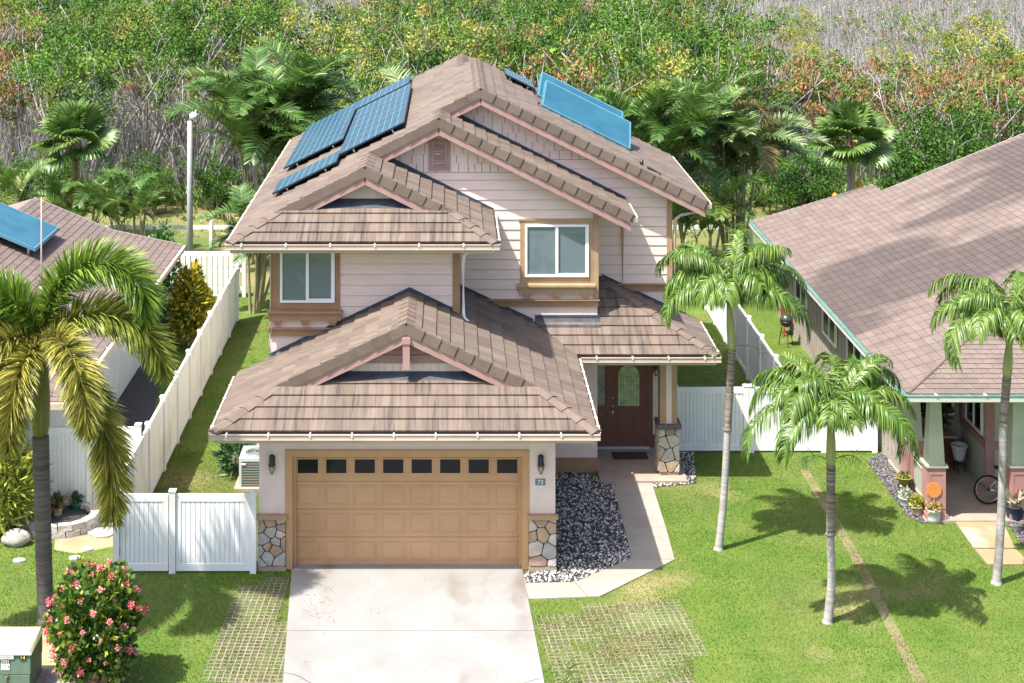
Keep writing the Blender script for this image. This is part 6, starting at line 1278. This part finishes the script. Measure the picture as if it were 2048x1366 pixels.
def pot(name, label, c, r, h, mat, plant=None, seed=0, stand=0.0, cat='plant pot', taper=.72):
    t = thing(name, label, cat, c); c = Vector(c)
    if stand:
        s = MB().use(m_black)
        for a in (0, 2.1, 4.2): s.tube([c + Vector((math.cos(a) * r * .75, math.sin(a) * r * .75, 0)), c + Vector((math.cos(a) * r * .75, math.sin(a) * r * .75, stand + .02))], .012, 5)
        s.torus(c + Vector((0, 0, stand)), r * .75, .01, 'Z', 16, 5); s.build('stand', None, t)
    c2 = c + Vector((0, 0, stand)); MB().use(mat).lathe(c2, [(r * taper, 0), (r * (taper + .1), h * .3), (r * .96, h * .9), (r * 1.04, h * .92), (r * 1.04, h), (r * .9, h), (r * .88, h * .88), (.01, h * .87)], 18).build('pot', None, t)
    if plant:
        pal, n, lf, ph, pw_, asp, up = plant; mobj('plant', leaf_cloud('plant', n, c2 + Vector((0, 0, h + ph * .35)), (pw_, pw_, ph * .5), lf, pal, seed, .2, asp, up), t)
    return t
m_terra = M('pale_terracotta', (.42, .33, .25), (.36, .28, .21), 4, .85); m_glaze = M('olive_glaze', (.33, .27, .04), (.10, .10, .03), 3, .3, stretch=(.3, .3, 5)); m_wpot = M('white_pot', (.62, .60, .56), (.52, .50, .46), 5, .7); m_navy = M('navy_plastic', (.03, .04, .065), rough=.5); m_greenpot = M('teal_pot', (.02, .16, .13), rough=.5)
G_ = lambda px, py: tuple(GP(px, py))
pot('potted_bromeliad', 'small potted bromeliad inside the curved stone planter', tuple(PC + Vector((-.05, .1, .19))), .12, .16, m_terra, ([(.16, .13, .06), (.10, .13, .05), (.24, .15, .09)], 90, .24, .3, .09, .16, .9), 1)
pot('potted_plant', 'teal pot against the white double gate', (PC.x + .28, PC.y + .55, .0), .14, .30, m_greenpot, ([(.05, .11, .03)], 60, .12, .2, .08, .3, .8), 2)
pot('potted_plant', 'dark blue tub under the slender corner shrub', at(322, 49.0), .24, .42, m_navy, ([(.05, .12, .03), (.08, .16, .04)], 160, .2, .7, .25, .3, .8), 3)
pot('glazed_bowl', 'olive glazed bowl raised on a stand in the cinder bed', G_(1808, 988), .19, .20, m_glaze, ([(.30, .26, .12), (.14, .2, .05)], 70, .07, .1, .12, .4, .6), 4, .22, taper=.5)
pot('potted_succulent', 'white pot with trailing pale succulent in the cinder bed', G_(1812, 1012), .17, .22, m_wpot, ([(.34, .40, .30), (.5, .5, .42), (.2, .28, .16)], 140, .08, .25, .15, .3, .4), 5)
pot('potted_succulent', 'grey pot of yellow-green succulents next to the porch pier', G_(1835, 1032), .13, .24, m_terra, ([(.34, .36, .05), (.22, .28, .05), (.42, .38, .08)], 240, .08, .26, .18, .4, .7), 6)
pot('white_bucket', 'white bucket pot of dry yellow plants before the porch pier', G_(1867, 1044), .16, .30, m_wpot, ([(.55, .40, .10), (.48, .42, .18), (.5, .45, .28)], 130, .10, .2, .15, .35, .7), 7, taper=.82)
pot('potted_agave', 'dark blue pot of pink-edged succulents beside the neighbour walkway', G_(2030, 1040), .23, .36, m_navy, ([(.40, .46, .30), (.52, .34, .28), (.34, .42, .24)], 60, .22, .32, .16, .48, .7), 8)
pot('white_planter', 'white textured planter on a black stand on the sage house porch', (12.52, 5.15, .06), .20, .38, M('dimpled_white', (.66, .66, .66), (.5, .5, .51), 30, .6, .6, 60), None, 9, .30, taper=.62)
rock('blue_rock', 'small pale blue rock beside the white bucket pot', GP(1889, 1042) + Vector((0, 0, .06)), (.13, .09, .08), 5, M('pale_blue_stone', (.36, .46, .50), (.55, .56, .55), 8, .8))
rock('pale_rock', 'small pale rock at the corner of the neighbour walkway', GP(1899, 1040) + Vector((0, 0, .04)), (.08, .07, .05), 8, m_pst[1])
# octagon sign on a stake
SG = thing('octagon_sign', 'orange octagonal yard sign on a stake in the white bucket', 'sign', GP(1867, 1044)); sc_ = GP(1867, 1044) + Vector((0, -.02, .74))
MB().use(M('orange_sign', (.62, .24, .07), (.55, .20, .055), 4, .6)).prism([(sc_.x + .185 * math.cos(math.pi / 8 + k * math.pi / 4), sc_.z + .185 * math.sin(math.pi / 8 + k * math.pi / 4)) for k in range(8)], 'XZ', sc_.y - .012, sc_.y).build('plate', None, SG)
MB().use(m_steel).tube([sc_ - Vector((0, 0, .52)), sc_ + Vector((0, .008, -.05))], .012, 6).build('stake', None, SG)
# cabinet with plant on the right porch
CBN = thing('porch_cabinet', 'brown slatted cabinet against the sage house porch wall', 'cabinet', (12.1, 5.5, .06)); m_cab = M('reddish_wood', (.16, .055, .032), (.12, .04, .025), 3, .5, stretch=(1, 1, 12))
MB().use(m_cab).box(11.75, 12.5, 5.42, 5.90, .06, .82).build('body', None, CBN); MB().use(m_terra).box(11.68, 12.55, 5.34, 5.92, .82, .87).build('top', None, CBN)
for k in range(9): boxo('slat', m_cab, CBN, 11.77, 12.48, 5.40, 5.418, .10 + k * .078, .16 + k * .078)
pot('potted_plant', 'dark pot with bushy dark plant standing on the porch cabinet', (12.12, 5.6, .871), .16, .24, m_navy, ([(.04, .07, .03), (.09, .06, .04), (.06, .11, .03)], 260, .18, .6, .3, .35, .6), 11)
# bicycle
BK = thing('bicycle', 'bicycle with black tyres and silver frame parked on the sage house porch', 'bicycle', (12.95, 3.2, .06)); m_tyre = M('tyre_rubber', (.014, .014, .015), rough=.8); by = 3.22
for x in (12.55, 13.62):
    w_ = MB().use(m_tyre).torus((x, by, .06 + .345), .318, .027, 'Y', 36, 8).build('wheel', None, BK); MB().use(m_steel).torus((x, by, .405), .288, .012, 'Y', 36, 6).build('rim', None, w_); sp_ = MB().use(m_steel)
    for k in range(16): a = k * math.pi / 8; sp_.tube([(x, by + .02 * (-1) ** k, .405), (x + .285 * math.cos(a), by, .405 + .285 * math.sin(a))], .0028, 4)
    sp_.build('spokes', None, w_); MB().use(m_black).tube([(x, by - .04, .405), (x, by + .04, .405)], .03, 10).build('hub', None, w_)
m_fr = M('silver_frame', (.60, .62, .63), rough=.3, metal=.6); bb = (12.98, by, .34); seat_t = (12.86, by, .86); hd0 = (13.42, by, .80); hd1 = (13.46, by, .68); rx_ = (12.55, by, .405); fx_ = (13.62, by, .405)
MB().use(m_fr).tube([bb, seat_t], .018, 8).tube([bb, hd1], .02, 8).tube([(12.87, by, .80), hd0], .018, 8).tube([rx_, bb], .014, 6).tube([rx_, (12.87, by, .78)], .012, 6).tube([hd0, hd1, fx_], .018, 8).build('frame', None, BK)
MB().use(m_black).hexa([(12.70, by - .07, .90), (13.0, by - .02, .90), (13.0, by + .02, .90), (12.70, by + .07, .90), (12.70, by - .06, .96), (13.0, by - .015, .94), (13.0, by + .015, .94), (12.70, by + .06, .96)]).tube([seat_t, (12.85, by, .91)], .014, 6).build('saddle', None, BK)
MB().use(m_black).tube([hd0, (13.38, by, .95)], .015, 6).tube([(13.30, by - .30, 1.0), (13.38, by - .1, .96), (13.38, by + .1, .96), (13.30, by + .30, 1.0)], .014, 8).build('handlebar', None, BK)
MB().use(m_black).torus((bb[0], by - .03, bb[2]), .085, .008, 'Y', 20, 5).tube([(bb[0], by - .05, bb[2]), (bb[0] + .12, by - .06, bb[2] - .12)], .01, 6).box(bb[0] + .07, bb[0] + .17, by - .12, by - .065, bb[2] - .135, bb[2] - .115).build('crank', None, BK)
# grill and red chair in the side yard
KB = thing('kettle_grill', 'black kettle grill on thin legs in the side yard behind the fence', 'grill', at(1573, 47.2)); kb = Vector(at(1573, 47.2))
MB().use(M('grill_lid', (.05, .055, .06), rough=.3, spec=.6)).lathe(kb + Vector((0, 0, .80)), [(.205, 0), (.20, .07), (.15, .16), (.06, .205), (.02, .21)], 18).build('lid', None, KB); MB().use(m_black).lathe(kb + Vector((0, 0, .60)), [(.06, 0), (.14, .04), (.19, .11), (.205, .195)], 18).build('bowl', None, KB)
for a in (.5, 2.6, 4.7): MB().use(m_black).tube([kb + Vector((math.cos(a) * .15, math.sin(a) * .15, .66)), kb + Vector((math.cos(a) * .25, math.sin(a) * .25, 0))], .013, 6).build('leg', None, KB)
RC = thing('garden_chair', 'red slatted garden chair behind the kettle grill', 'chair', at(1578, 48.4)); rc = Vector(at(1578, 48.4)); m_red = M('red_plastic', (.42, .02, .045), rough=.5)
MB().use(m_red).box(rc.x - .24, rc.x + .24, rc.y - .24, rc.y + .2, .40, .44).build('seat', None, RC)
for k in range(5): boxo('back_slat', m_red, RC, rc.x - .22 + k * .09, rc.x - .15 + k * .09, rc.y + .2, rc.y + .23, .44, .85)
for sx in (-.22, .18):
    for sy in (-.22, .18): boxo('leg', m_red, RC, rc.x + sx, rc.x + sx + .04, rc.y + sy, rc.y + sy + .04, 0, .399)
